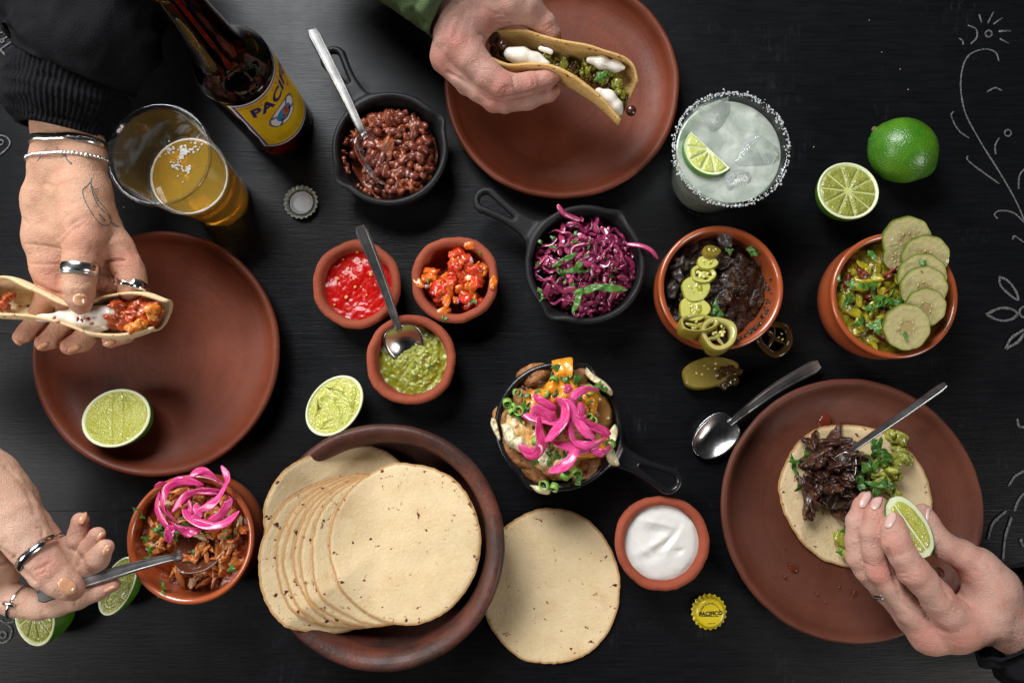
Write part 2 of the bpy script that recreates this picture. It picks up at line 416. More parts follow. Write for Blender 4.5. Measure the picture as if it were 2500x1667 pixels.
def glazed_bowl(px, py, rpx, label, tilt=(0, 0)):
    z = 5.5; c = P(px, py, z); R = rpx * S(px, py, z) * 100; c[2] = 0
    pr = [(0, .02), (R*.70, .02), (R*.80, .25), (R*.93, 1.4), (R*.985, 2.8), (R*.975, 4.2), (R*.985, 5.0), (R, 5.35), (R*.985, 5.55), (R-.28, 5.6), (R-.5, 5.42), (R-.56, 5.0), (R-.6, 3.6), (R-.85, 1.8), (R-1.5, .9), (R*.3, .6), (.01, .6)]
    o = mk('glazed_bowl', lathe(smoothprof(pr, 5), 96, c), M_glaze); tag(o, label, 'bowl', 'glazed orange bowls'); return c, R
gb_chicken = glazed_bowl(465, 1316, 156, 'glazed orange bowl of shredded chicken topped with pink onion')
gb_beef = glazed_bowl(1760, 701, 153, 'glazed orange bowl of dark meat with jalapeno slices over its rim')
gb_pickle = glazed_bowl(2184, 721, 155, 'glazed orange bowl with cucumber slices fanned along its edge')

z = 5.4; tb_c = P(935, 1333, z); tb_R = 298 * S(935, 1333, z) * 100; tb_c[2] = 0; R = tb_R
pr = [(0, .02), (R*.6, .02), (R*.8, .7), (R*.94, 2.4), (R*.985, 4.2), (R, 5.0), (R-.12, 5.45), (R-.45, 5.65), (R-.9, 5.5), (R-1.35, 5.05), (R-1.6, 4.3), (R-1.75, 3.0), (R-2.4, 1.6), (R-3.6, .9), (R*.3, .72), (.01, .7)]
o = mk('clay_pot', lathe(smoothprof(pr, 5), 144, tb_c, rn=.06, zn=.06, seed=21), M_pot)
tag(o, 'wide dark smoke-fired clay bowl holding the fanned stack of tortillas', 'bowl')

# ================================================================== SKILLETS
def iron_mat(name, rough, c, sp=.22):
    n = NT(name); g = n.noise(700, 3, .6)
    n.set(col=n.mix(n.noise(40, 4), c, tuple(x * 1.7 for x in c)), rough=rough, spec=sp, metal=.0); n.bump(n.math('ADD', n.math('MULTIPLY', g, .6), n.math('MULTIPLY', n.noise(180, 3), .6)), .00035, .9); return n.m
M_iron = iron_mat('cast_iron', .5, (.008, .008, .0085)); M_iron2 = iron_mat('oiled_cast_iron', .26, (.006, .006, .007), .55)
def skillet(px, py, rpx, hx, hy, label, m):
    h = 4.2; c = P(px, py, h); R = rpx * S(px, py, h); c[2] = 0
    e = P(hx, hy, 3.6); dv = e - c; ang = math.atan2(dv[1], dv[0]); L = math.hypot(dv[0], dv[1]); H = h * .01
    def fn(G):
        x, y, zz = G[..., 0], G[..., 1], G[..., 2]; th = np.arctan2(y, x); r = np.hypot(x, y)
        up = np.clip((zz - .016) / (H - .016), 0, 1) ** 2
        sp = np.exp(-((np.abs(th) - math.pi / 2) / .15) ** 2) * .0075 * up
        rr = r - sp
        Ro = R - .009 * np.clip(1 - zz / H, 0, 1) ** 1.1 - .0006
        d = smax(rr - Ro, smax(-zz + .0002, zz - H + .0035 * np.exp(-((np.abs(th) - math.pi / 2) / .2) ** 2), .002), .004)
        inner = smax(rr - (Ro - .0042), -(zz - .0052), .008)
        d = smax(d, -inner, .003)
        # lip bead
        d = smin(d, np.hypot(rr - (R - .0027), zz - (H - .0028 - .003 * np.exp(-((np.abs(th) - math.pi / 2) / .2) ** 2))) - .0027, .002)
        # handle
        zc = H - .008 + .0015 * np.sin(np.clip((x - R) / (L - R), 0, 1) * 2.2)
        q = np.stack([x, y], -1); a = np.array([R - .004, 0]); b = np.array([L - .0115, 0])
        t = np.clip((x - a[0]) / (b[0] - a[0]), 0, 1)
        w = .0115 - .0035 * np.sin(t * 3.14) + .006 * np.clip(1 - t * 4, 0, 1) ** 2 + .0012 * t
        d2 = np.hypot(x - (a[0] + t * (b[0] - a[0])), y) - w
        ha = a[0] + .50 * (b[0] - a[0]); hb = b[0] + .001; th2 = np.clip((x - ha) / (hb - ha), 0, 1)
        hole = np.hypot(x - (ha + th2 * (hb - ha)), y) - (.0008 + .0048 * th2)
        d2 = smax(d2, -hole, .002); rd = .0042
        qx = np.maximum(d2 + rd, 0); qz = np.maximum(np.abs(zz - zc) - .0052 + rd, 0)
        hd = np.hypot(qx, qz) + np.minimum(np.maximum(d2 + rd, np.abs(zz - zc) - .0052 + rd), 0) - rd
        hd = smax(hd, -(r - (R - .004)), .001)
        return smin(d, hd, .006)
    V, F = sdf(fn, (-R - .012, -R - .014, -.004), (L + .008, R + .014, H + .006), .00125)
    ca, sa = math.cos(ang), math.sin(ang); W = V.copy(); W[:, 0] = V[:, 0] * ca - V[:, 1] * sa; W[:, 1] = V[:, 0] * sa + V[:, 1] * ca
    o = mk('cast_iron_skillet', (W + c, F), m); tag(o, label, 'skillet', 'small cast iron skillets'); return c, R * 100, ang
sk_bean = skillet(951, 361, 143, 800, 122, 'matte black cast iron skillet holding red bean stew', M_iron)
sk_slaw = skillet(1430, 644, 148, 1163, 474, 'matte black cast iron skillet full of purple cabbage slaw', M_iron)
sk_pot = skillet(1364, 1040, 157, 1660, 1186, 'shiny oiled cast iron skillet heaped with potatoes and melted cheese', M_iron2)

# ================================================================== TORTILLAS
def tortilla_mat(name='corn_tortilla', ca=(.76, .595, .36), cb=(.70, .515, .28)):
    n = NT(name); rr = n.attr('rr'); rnd = n.rnd()
    off = n.new('ShaderNodeVectorMath', operation='ADD'); n.l(n.tc(), off.inputs[0]); cmb = n.new('ShaderNodeCombineXYZ')
    for i in range(3): n.l(n.math('MULTIPLY', rnd, 3.0 + i), cmb.inputs[i])
    n.l(cmb.outputs[0], off.inputs[1]); v = off.outputs[0]
    base = n.mix(n.ramp(n.noise(60, 6, .65, v), [(.3, 0.0), (.7, 1.0)]), ca, cb)
    base = n.mix(n.ramp(n.noise(420, 3, .6, v), [(.4, 0.0), (.8, .4)]), base, (.82, .67, .42))
    toast = n.ramp(n.noise(28, 5, .6, v), [(.56, 0.0), (.76, .5)]); base = n.mix(toast, base, (.56, .31, .11))
    edge = n.ramp(rr, [(.80, 0.0), (.93, 1.0)])
    sp = n.noise(165, 4, .55, v, .3); thr = n.math('ADD', sp, n.math('MULTIPLY', edge, .045))
    base = n.mix(n.ramp(thr, [(.655, 0.0), (.69, .8)]), base, (.34, .11, .03)); base = n.mix(n.ramp(thr, [(.69, 0.0), (.71, 1.0)]), base, (.05, .016, .007))
    base = n.mix(n.ramp(rr, [(.962, 0.0), (.985, .85)]), base, (.40, .19, .055))
    n.set(col=base, rough=.62, sss=.12, sssr=(.9, .6, .3), ssss=.003, spec=.3)
    n.bump(n.math('ADD', n.noise(300, 4, .65, v), n.math('MULTIPLY', n.noise(1100, 2, .5, v), .45)), .0008, .8); return n.m
M_tort = tortilla_mat(); M_tort2 = tortilla_mat('golden_tortilla', (.64, .41, .14), (.56, .33, .085))
def tortilla(surf, c, rx, ry, label, group, seed, thick=.002, rot=0.0):
    """surf(x,y)->z of underside; c centre xy"""
    seg, rings = 120, 26
    def fn(top):
        def f(r, a):
            e = 1 + .017 * fbm(np.stack([np.cos(a) * 2 + seed, np.sin(a) * 2, a * 0], 1), 2) + .007 * vn(np.stack([np.cos(a) * 18 + seed, np.sin(a) * 18, a * 0], 1))
            x0, y0 = r * rx * np.cos(a) * e, r * ry * np.sin(a) * e
            x, y = c[0] + x0 * math.cos(rot) - y0 * math.sin(rot), c[1] + x0 * math.sin(rot) + y0 * math.cos(rot)
            z = surf(x, y) + .0007 * fbm(np.stack([x * 40 + seed, y * 40, x * 0], 1), 2)
            lip = np.sqrt(np.clip(1 - np.clip((r - .97) / .03, 0, 1) ** 2, 0, 1))
            z = z + (thick * (.5 + .5 * lip) if top else thick * (.5 - .5 * lip)); return np.stack([x, y, z], 1)
        return f
    Vt, Ft = disc(rings, seg, fn(True)); Vb, Fb = disc(rings, seg, fn(False))
    V, F = join((Vt, Ft), (Vb, [q[::-1] for q in Fb])); n = len(Vt); l = n - seg
    for j in range(seg): k = (j + 1) % seg; F.append((l + j, l + j + n, l + k + n, l + k))
    o = mk('tortilla', (V, F), M_tort); tag(o, label, 'tortilla', group)
    rr = np.concatenate([[0], np.repeat(np.arange(1, rings + 1) / rings, seg)]); attr(o, 'rr', np.concatenate([rr, rr])); return o
tR = tb_R * .01
def stack_surf(k):
    def f(x, y):
        vx, vy = (x - tb_c[0]) / tR, (y - tb_c[1]) / tR; s = np.hypot(vx, vy) * np.clip((np.cos(np.arctan2(vy, vx) - math.radians(178))) / .76, 0, 1)
        return .021 + .041 * np.clip(s / .9, 0, 1.1) ** 1.9 + .0031 * k
    return f
TL = [(842, 1266, 184, 176, 'tortilla at the upper back of the fan in the clay bowl'), (834, 1358, 184, 190, 'leftmost tortilla of the fanned stack, lying on the clay bowl rim'), (868, 1350, 182, 190, None),
      (884, 1352, 182, 188, None), (908, 1349, 182, 188, None), (921, 1346, 180, 186, None), (946, 1340, 180, 188, None),
      (992, 1326, 183, 195, 'uppermost whole tortilla of the stack in the clay bowl')]
ORD = ['', '', 'third', 'fourth', 'fifth', 'sixth', 'seventh', '']
for k, (x, y, a, b, lab) in enumerate(TL):
    zz = 2.8 + .27 * k + (2.2 - .3 * k if k < 7 else 0); c = P(x, y, zz); s = S(x, y, zz)
    if not lab: lab = 'tortilla showing only an edge in the fan, %s counted from the left end' % ORD[k]
    tortilla(stack_surf(k), c, a * s, b * s, lab, 'tortillas fanned in the clay bowl', k * 3.1)
c = P(1343, 1430, .2); s = S(1343, 1430, .2)
tortilla(lambda x, y: .0006 + .0022 * np.clip(np.abs((x - c[0]) / .066), 0, 1) ** 3, c, 171 * s, 187 * s, 'single loose tortilla lying on the black table beside the clay bowl', None, 40)
# ================================================================== METAL CUTLERY
def steel(name, rough=.17, c=(.55, .54, .53)):
    n = NT(name); n.set(col=c, metal=1.0, rough=n.ramp(n.noise(60, 4, .6), [(.35, rough), (.7, rough + .12)])); return n.m
M_steel = steel('stainless_steel'); M_brush = steel('brushed_steel', .30, (.43, .42, .41)); M_silver = steel('worn_silver', .16, (.75, .73, .70))
def sharp(o, deg=35):
    o.data.set_sharp_from_angle(angle=math.radians(deg)); return o
def sweep(pts, ups, sec, wh):
    """sweep a section [(x,y)] scaled by (w,h) along pts, with a normal per point"""
    pts = np.asarray(pts); T = np.gradient(pts, axis=0); T /= np.linalg.norm(T, axis=1)[:, None]; V, F = [], []; m = len(sec)
    for p, t, u, (w, h) in zip(pts, T, ups, wh):
        N = u - t * (u @ t); N /= np.linalg.norm(N); B = np.cross(N, t)
        for x, y in sec: V.append(p + B * x * w + N * y * h)
    n = len(pts)
    for i in range(n - 1):
        for j in range(m): k = (j + 1) % m; F.append((i*m+j, (i+1)*m+j, (i+1)*m+k, i*m+k))
    F.append(tuple(range(m))); F.append(tuple((n-1)*m+j for j in range(m))[::-1]); return np.array(V), F
SEC = [(-1, -.8), (-1, .3), (-.86, 1), (-.66, 1), (-.56, .45), (-.1, .5), (.1, .5), (.56, .45), (.66, 1), (.86, 1), (1, .3), (1, -.8)]
def handle_path(ctrl, up, w0, w1, n=30, th=.0011):
    pts = spline(ctrl, n); L = np.linspace(0, 1, len(pts)); wid = w0 + (w1 - w0) * L ** 1.3
    wid = wid * np.where(L > .97, 1 - .35 * (L - .97) / .03, 1)
    return sweep(pts, [np.asarray(up, float)] * len(pts), SEC, [(w, th * (1.5 - .5 * l)) for w, l in zip(wid, L)])
def coated(name, c1, thr):
    n = NT(name); f = n.ramp(n.noise(70, 5, .65, None, .5), [(thr, 0.0), (thr + .12, 1.0)]); n.set(col=n.mix(f, (.62, .61, .60), c1), metal=n.math('SUBTRACT', 1.0, f), rough=.2); n.bump(f, .0006); return n.m
def spoon(tip, neck, ends, label, up=(0, 0, 1), bw=.0165, depth=.0065, w0=.0026, w1=.0058, m=M_steel, mb=None, hup=None):
    tip, neck = np.array(tip), np.array(neck); up = np.array(up, float); d = tip - neck; L = np.linalg.norm(d); d /= L
    n = up - d * (up @ d); n /= np.linalg.norm(n); b = np.cross(n, d); nx, ny = 26, 17
    def f(u, v):
        w = bw * np.sqrt(np.clip(1 - np.abs(2 * (u ** .82) - 1) ** 2.3, 0, 1)) + .0006; q = (v * 2 - 1)
        dep = depth * np.sin(np.pi * np.clip(u, 0, 1)) ** .75 * (1 - q ** 2)
        return neck + np.outer(u * L, d) + np.outer(q * w, b) - np.outer(dep, n)
    V = grid(nx, ny, f)[0]; t = thing('spoon', (tip + neck) / 2 * [1, 1, 0], label, 'spoon', 'steel spoons')
    mk('bowl', solid_sheet(V, nx, ny, .0009), mb or m, t)
    h = mk('handle', handle_path([neck + d * .006 - n * .0012, neck - d * .004 + n * .0004] + [np.array(e) for e in ends], n if hup is None else np.array(hup, float), w0, w1), M_brush, t); sharp(h, 30)
    return t, (neck, tip, n, b)
spoon(P(960, 447, 2.3), P(884, 322, 4.75), [P(835, 220, 4.75), P(761, 73, 4.5)], 'steel spoon with its bowl in the bean stew', up=(.55, .25, 1), bw=.0175, mb=coated('bean_smeared_steel', (.16, .035, .018), .42), hup=(.33, -.03, 1))
spoon(P(1003, 880, 1.7), P(972, 797, 3.9), [P(930, 680, 5.2), P(879, 551, 6.7)], 'steel spoon standing in the green salsa and crossing the red one', up=(.1, -.25, 1), bw=.0165)
spoon(P(1700, 1108, .75), P(1793, 1025, 1.15), [P(1830, 995, 1.9), P(1900, 945, 1.7), P(2000, 889, 1.0)], 'clean steel spoon lying on the table against the clay plate', bw=.0168, w1=.0065, depth=.006)
spoon(P(540, 1338, 4.7), P(425, 1360, 6.0), [P(330, 1383, 6.8), P(190, 1425, 8.0), P(92, 1455, 8.6)], 'steel spoon held by the ringed hand over the chicken bowl', up=(0, .55, 1), bw=.0165, w1=.0068, mb=coated('sauce_smeared_steel', (.10, .028, .012), .33), hup=(-.08, .06, 1))

t = thing('fork', P(2080, 1120, 0), 'steel fork stuck into the dark meat on the open taco', 'fork')
neck, tp = P(2077, 1107, 3.6), P(2004, 1232, 1.9); d = tp - neck; L = np.linalg.norm(d); d /= L; up = np.array([-.25, .1, 1.0]); n_ = up - d * (up @ d); n_ /= np.linalg.norm(n_); b_ = np.cross(n_, d)
h = mk('handle', handle_path([neck + d * .008 - n_ * .001, neck - d * .004, P(2120, 1070, 4.1), P(2200, 1015, 5.0), P(2309, 938, 6.0)], (0, .12, 1), .0022, .0036, th=.0016), M_brush, t); sharp(h, 30)
def fk(u, v):
    w = .0035 + .0085 * np.clip(u * 1.6, 0, 1) ** .7; q = v * 2 - 1
    return neck + np.outer(u * .024, d) + np.outer(q * w, b_) - np.outer(.0035 * np.sin(np.clip(u, 0, 1) * 2.4) * (1 - .4 * q ** 2), n_)
mk('head', solid_sheet(grid(14, 13, fk)[0], 14, 13, .001), M_steel, t)
for q in (-1, -.34, .34, 1):
    s0 = neck + d * .0225 + b_ * q * .0105 - n_ * .0032; pts = spline([s0, s0 + d * .016 - n_ * .002, s0 + d * .030 + n_ * .0012 - b_ * q * .0008], 16)
    mk('tine', sweep(pts, [n_] * len(pts), [(-1, -1), (-1, 1), (1, 1), (1, -1)], [(.0013 * (1 - .45 * i / len(pts)), .0006) for i in range(len(pts))]), M_steel, t, smooth=False)

# ================================================================== LIMES
def rind_mat():
    n = NT('lime_rind'); f = n.noise(45, 4)
    c = n.mix(n.ramp(f, [(.35, 0.0), (.7, 1.0)]), (.032, .150, .006), (.095, .235, .012))
    n.set(col=c, rough=.33, sss=.15, sssr=(.3, .6, .1), ssss=.003, coat=.25, coatr=.2); n.bump(n.voro(650, 'SMOOTH_F1'), .0006, .8); return n.m
def pulp_mat(name, c1, c2):
    n = NT(name); f = n.noise(160, 4, .6); v = n.voro(520)
    n.set(col=n.mix(n.ramp(f, [(.35, 0.0), (.65, 1.0)]), c1, c2), rough=.13, sss=.5, sssr=(.5, .6, .15), ssss=.006, coat=.5, coatr=.06)
    n.bump(n.math('ADD', n.noise(380, 3), v), .0008, .8); return n.m
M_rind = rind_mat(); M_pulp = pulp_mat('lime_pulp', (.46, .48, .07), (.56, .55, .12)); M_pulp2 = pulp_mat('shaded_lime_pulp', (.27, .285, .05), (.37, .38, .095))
M_pith = simple('lime_pith', (.72, .77, .45), (.80, .82, .58), .45, 300, sss=.3, ssss=.003)
M_memb = simple('lime_membrane', (.58, .60, .20), (.64, .65, .27), .25, 300, sss=.4, ssss=.004)
def basis(nrm, ang):
    n = np.array(nrm, float); n /= np.linalg.norm(n); x = np.array([math.cos(ang), math.sin(ang), 0]); x = x - n * (x @ n); x /= np.linalg.norm(x)
    return np.stack([x, np.cross(n, x), n], 1)       # columns
def pad(poly, h, rings=5, hollow=0.0, seed=0):
    """domed flesh pad over a 2-D polygon (unit disc coords)"""
    p = np.asarray(poly); c = p.mean(0); n = len(p); V, F = [], []
    for i in range(rings + 1):
        s = 1 - i / rings * .97; q = c + (p - c) * s; zz = h * (1 - s ** 4) if i else -h * 1.5
        zz = zz + .35 * h * vn(np.column_stack([q * 9 + seed, np.zeros(n)])) * (i > 0) - (hollow * h * 9 * np.clip(1 - s, 0, 1) * np.clip(fbm(np.column_stack([q * 4 + seed, np.zeros(n)]), 2) + .35, 0, 1) if hollow else 0)
        V.append(np.column_stack([q, np.broadcast_to(zz, n)]))
    V = np.concatenate(V)
    for i in range(rings):
        for j in range(n): k = (j + 1) % n; F.append((i*n+j, i*n+k, (i+1)*n+k, (i+1)*n+j))
    F.append(tuple(rings*n+j for j in range(n))); return V, F
def sector(a0, a1, r0, r1, g):
    """rounded segment outline between two membranes"""
    out = []; am = (a0 + a1) / 2; ga = g
    for a in np.linspace(a0 + ga / r1 * .5, a1 - ga / r1 * .5, 9): out.append((r1 * math.cos(a), r1 * math.sin(a)))
    for t in np.linspace(.92, 0, 7): out.append(((r0 + (r1 - r0) * t) * math.cos(a1 - ga * .5 / (r0 + (r1 - r0) * t)), (r0 + (r1 - r0) * t) * math.sin(a1 - ga * .5 / (r0 + (r1 - r0) * t))))
    for t in np.linspace(0, .92, 7): out.append(((r0 + (r1 - r0) * t) * math.cos(a0 + ga * .5 / (r0 + (r1 - r0) * t)), (r0 + (r1 - r0) * t) * math.sin(a0 + ga * .5 / (r0 + (r1 - r0) * t))))
    return out
def lens_strip(x0, x1, r):
    """slice of a disc between two slanting chords"""
    t = np.linspace(-1, 1, 12); top = []
    L = [(x0 * math.cos(k * .9) * 1.0, r * math.sin(k * 1.35) / math.sin(1.35) * math.sqrt(max(.02, 1 - (x0) ** 2))) for k in t]
    Rr = [(x1 * math.cos(k * .9) * 1.0, r * math.sin(k * 1.35) / math.sin(1.35) * math.sqrt(max(.02, 1 - (x1) ** 2))) for k in t[::-1]]
    return L + Rr
def lime_half(c, nrm, ang, ra, rb, depth, label, style='radial', nseg=10, m=M_pulp, rot0=.2, hub=(0, 0), name='lime_half', mr=None, group='cut limes', full=math.pi * 2):
    """c: centre of the cut face; ra, rb half axes (m)"""
    B = basis(nrm, ang); c = np.array(c); X = lambda V: (np.asarray(V) * [ra, rb, 1]) @ B.T + c
    t = thing(name, c * [1, 1, 0] + [0, 0, 0], label, 'lime', group); rs = .93
    seg = 56; prof = []
    for k in range(13):
        a = k / 12 * math.pi / 2; prof.append((math.cos(a) ** .9, -depth * math.sin(a) - (.08 * depth if k > 10 else 0) * (k - 10) / 2))
    V = []; A = np.arange(seg) * 2 * math.pi / seg
    for r, zz in prof:
        w = 1 + .012 * vn(np.column_stack([np.cos(A) * 2 + c[0] * 99, np.sin(A) * 2, A * 0 + zz * 60])); V.append(np.column_stack([r * w * np.cos(A), r * w * np.sin(A), A * 0 + zz]))
    F = [(i*seg+j, (i+1)*seg+j, (i+1)*seg+(j+1) % seg, i*seg+(j+1) % seg) for i in range(len(prof)-1) for j in range(seg)]
    mk('rind', (X(np.concatenate(V)), F), mr or M_rind, t)
    # pith disc: rounded rim and slightly sunken floor
    PV = []; PF = []; rr = [(1.0, -.0002), (.985, .0006), (.96, .0008), (.93, .0003), (.90, -.0006)]
    for r, zz in rr: PV.append(np.column_stack([r * np.cos(A), r * np.sin(A), A * 0 + zz]))
    PF = [(i*seg+j, i*seg+(j+1) % seg, (i+1)*seg+(j+1) % seg, (i+1)*seg+j) for i in range(len(rr)-1) for j in range(seg)]
    mk('pith', (X(np.concatenate(PV)), PF), M_pith, t); mk('membrane', (X(np.column_stack([.91 * np.cos(A), .91 * np.sin(A), A * 0 - .0005])), [tuple(range(seg))]), M_memb if style == 'radial' else m, t)
    if style == 'radial':
        for k in range(nseg):
            j = .12 * U(-1, 1); a0 = rot0 + k * 2 * math.pi / nseg; a1 = a0 + 2 * math.pi / nseg
            poly = np.array(sector(a0, a1, .08, .905, .026)); w = np.clip(1 - np.hypot(poly[:, 0], poly[:, 1]), 0, 1)[:, None]; poly = poly + w * np.array(hub)
            mk('segment', (lambda vf: (X(vf[0]), vf[1]))(pad(poly, .0008, seed=k + c[0] * 50)), m, t)
    else:
        cuts = [-.88, -.12, .22, .88] if style == 'long' else [-.84, -.25, .3, .84]
        for k, (x0, x1) in enumerate(zip(cuts, cuts[1:])):
            poly = np.array(lens_strip(x0 + .008, x1 - .008, .90))
            mk('segment', (lambda vf: (X(vf[0]), vf[1]))(pad(poly, .0002 if style == 'long' else .0008, 8, hollow=1.0 if style == 'squeezed' else 0, seed=k + c[1] * 70)), m, t)
    return t
def lime_px(px, py, zc, rax, rbx, ang, nrm, depth, label, **k):
    s = S(px, py, zc); return lime_half(P(px, py, zc), nrm, ang, rax * s, rbx * s, depth, label, **k)
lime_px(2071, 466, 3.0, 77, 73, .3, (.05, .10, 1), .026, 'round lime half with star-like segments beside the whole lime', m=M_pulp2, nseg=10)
lime_px(283, 1020, 3.3, 88, 72, .12, (-.10, .17, 1), .024, 'lime half cut lengthwise lying on the left clay plate', style='long', rot0=0)
lime_px(816, 990, 2.7, 82, 63, .85, (-.12, .10, 1), .021, 'squeezed lime half with torn pulp beside the green salsa bowl', style='squeezed')
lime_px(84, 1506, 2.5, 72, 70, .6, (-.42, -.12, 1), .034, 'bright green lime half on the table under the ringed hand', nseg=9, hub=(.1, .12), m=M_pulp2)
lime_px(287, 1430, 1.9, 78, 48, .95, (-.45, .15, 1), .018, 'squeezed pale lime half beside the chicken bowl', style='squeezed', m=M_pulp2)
# whole lime
c = P(2203, 368, 3.0); s = S(2203, 368, 3.0); V, F = ico(5); W = V.copy(); x = W[:, 0]
W = W * (1 + .012 * fbm(V * 1.7, 2))[:, None]; W[:, 0] += .10 * np.sign(x) * np.clip((np.abs(x) - .88) / .12, 0, 1) ** 2 - .05 * (x > .96) * 1
W = W * np.array([81, 76, 76]) * s; B = basis((0, .12, 1), math.atan2(62, -75)); t = thing('lime', c * [1, 1, 0], 'whole uncut green lime on the table', 'lime')
mk('rind', (W @ B.T + c, F), M_rind, t)
e = np.array([84 * s, 0, .002]) @ B.T + c; mk('stem_button', blob(e, (.0028, .0028, .0018), 2, .25, 2, 3), simple('dry_stem', (.16, .12, .05), (.08, .05, .02), .8), t)
# wedge helper (segment of a lime: rind arc below, two cut faces meeting at an edge)
def lime_wedge(c, dirv, up, L, Wd, Hh, label, m=M_pulp):
    """long axis dirv; cut face looks along up"""
    d = np.array(dirv, float); d /= np.linalg.norm(d); u = np.array(up, float); u -= d * (u @ d); u /= np.linalg.norm(u); b = np.cross(u, d); c = np.array(c)
    t = thing('lime_wedge', c * [1, 1, 0], label, 'lime', 'cut limes')
    X = lambda x, y, zz: c + np.outer(x, d) + np.outer(y, b) + np.outer(zz, u)
    nx, ny = 28, 14
    def f(a, q):
        th = (a * 2 - 1); prof = np.sqrt(np.clip(1 - np.abs(th) ** 2.2, 0, 1)); ph = q * math.pi
        return X(th * L, np.cos(ph) * Wd * prof, -np.sin(ph) * Hh * prof)
    mk('rind', grid(nx, ny, f), M_rind, t)
    A = np.linspace(-1, 1, 28); pr = np.sqrt(np.clip(1 - np.abs(A) ** 2.2, 0, 1)); up_ = np.column_stack([A, pr]); lo = np.column_stack([A[::-1], -pr[::-1]])[1:-1]
    out = np.vstack([up_, lo])
    def sheet(poly, h, nm, mm, zo, hollow=0):
        V, F = pad(poly, h, 6, hollow); mk(nm, (X(V[:, 0] * L, V[:, 1] * Wd, V[:, 2] + zo), F), mm, t)
    sheet(out * .995, .0003, 'pith', M_pith, 0)
    for k, (y0, y1) in enumerate(((-.80, -.06), (.0, .80))):
        x = np.linspace(-.86, .86, 16); e0 = y0 * np.sqrt(1 - np.abs(x / .9) ** 2.2); e1 = y1 * np.sqrt(1 - np.abs(x / .9) ** 2.2)
        sheet(np.vstack([np.column_stack([x, e0]), np.column_stack([x[::-1], e1[::-1]])]), .0012, 'segment', m, .0006)
    return t

# ================================================================== LETTERING
def text2d(body, size, bold=0.0, shear=0.0, spacing=1.0, sub=True):
    cu = bpy.data.curves.new('lettering', 'FONT'); cu.body = body; cu.size = size; cu.offset = bold; cu.shear = shear; cu.align_x = 'CENTER'; cu.align_y = 'CENTER'; cu.space_character = spacing; cu.resolution_u = 4
    ob = link(bpy.data.objects.new('lettering', cu)); bpy.context.view_layer.update(); me = bpy.data.meshes.new_from_object(ob.evaluated_get(bpy.context.evaluated_depsgraph_get()))
    bm = bmesh.new(); bm.from_mesh(me); bmesh.ops.remove_doubles(bm, verts=bm.verts, dist=1e-6); bmesh.ops.triangulate(bm, faces=bm.faces)
    if sub:
        for _ in range(2):
            e = [x for x in bm.edges if x.calc_length() > .12]
            if e: bmesh.ops.subdivide_edges(bm, edges=e, cuts=1); bmesh.ops.triangulate(bm, faces=bm.faces)
    bm.verts.index_update(); V = np.array([v.co[:2] for v in bm.verts]) if bm.verts else np.zeros((0, 2)); F = [tuple(v.index for v in f.verts) for f in bm.faces]; bm.free()
    bpy.data.objects.remove(ob); bpy.data.curves.remove(cu); bpy.data.meshes.remove(me); return V, F

# ================================================================== BOTTLE CAPS
def cap_mesh(r=1.32, h=.62, teeth=21, closed=True):
    prof = [(0, h), (r * .70, h), (r * .86, h - .03), (r * .97, h - .14), (r * 1.02, h - .34), (r * 1.10, .08), (r * 1.20, .0), (r * 1.15, -.0), (r * 1.04, .1), (r * .96, h - .36), (r * .90, h - .16), (r * .7, h - .06), (0, h - .06)]
    V, F = lathe(smoothprof(prof, 3), 168); a = np.arctan2(V[:, 1], V[:, 0]); zc = V[:, 2] * 100
    w = np.clip((h - .12 - zc) / (h - .2), 0, 1); rad = np.hypot(V[:, 0], V[:, 1]) * 100; on = (rad > r * .9)
    k = 1 + on * w * .045 * np.cos(a * teeth); V[:, 0] *= k; V[:, 1] *= k; return V, F
M_capy = simple('yellow_enamel', (.68, .52, .02), (.60, .46, .015), .3, 90, coat=.4); M_capw = simple('white_enamel', (.62, .60, .58), (.55, .54, .52), .45, 200)
M_capliner = simple('white_cap_liner', (.62, .61, .62), (.55, .54, .55), .3, 80, bump=.0002, bs=200); M_ink = simple('black_print', (.012, .010, .008), None, .5)
M_edge = simple('bare_crimped_tin', (.42, .42, .36), (.30, .34, .28), .4, 200, metal=.4)
V, F = cap_mesh(); c = P(1734, 1496, .5); c[2] = 0; R_ = Euler((0, 0, 0)).to_matrix()
t = thing('bottle_cap', c, 'yellow bottle cap lying print side up on the table', 'bottle cap'); mk('crown', (V + c, F), M_capy, t)
def cap_text(tt, size, y=0.0, arc=None, bold=0.01, sp=1.0, tilt=-.02):
    if arc is None:
        v, f = text2d(tt, size, bold, .1, sp, False); v[:, 1] += y
    else:
        v, f = text2d(tt, size, bold, 0, sp, False); a = -v[:, 0] / (arc * .9) ; rr = (arc if arc > 0 else arc) + v[:, 1]; v = np.column_stack([-np.sin(a) * np.abs(rr) * np.sign(arc) * np.sign(arc), np.cos(a) * rr])
    ca, sa = math.cos(.06), math.sin(.06); v = np.column_stack([v[:, 0] * ca - v[:, 1] * sa, v[:, 0] * sa + v[:, 1] * ca])
    return np.column_stack([v, np.full(len(v), .63 + .0)]) * .01 + c, f
lt = mk('lettering', join(cap_text('PACIFICO', .50, -.02, bold=.022, sp=.98), cap_text('CERVECERIA DEL PACIFICO, S.A. DE C.V.', .17, arc=.88, bold=.004, sp=.92), cap_text('MAZATLAN', .13, -.88, bold=.003)), M_ink, t, smooth=False)
bar = np.array([(-.82, -.27, .63), (.75, -.27, .63), (.75, -.21, .63), (-.82, -.21, .63)]) * .01 + c; mk('printed_bar', (bar, [(0, 1, 2, 3)]), M_ink, t, smooth=False)
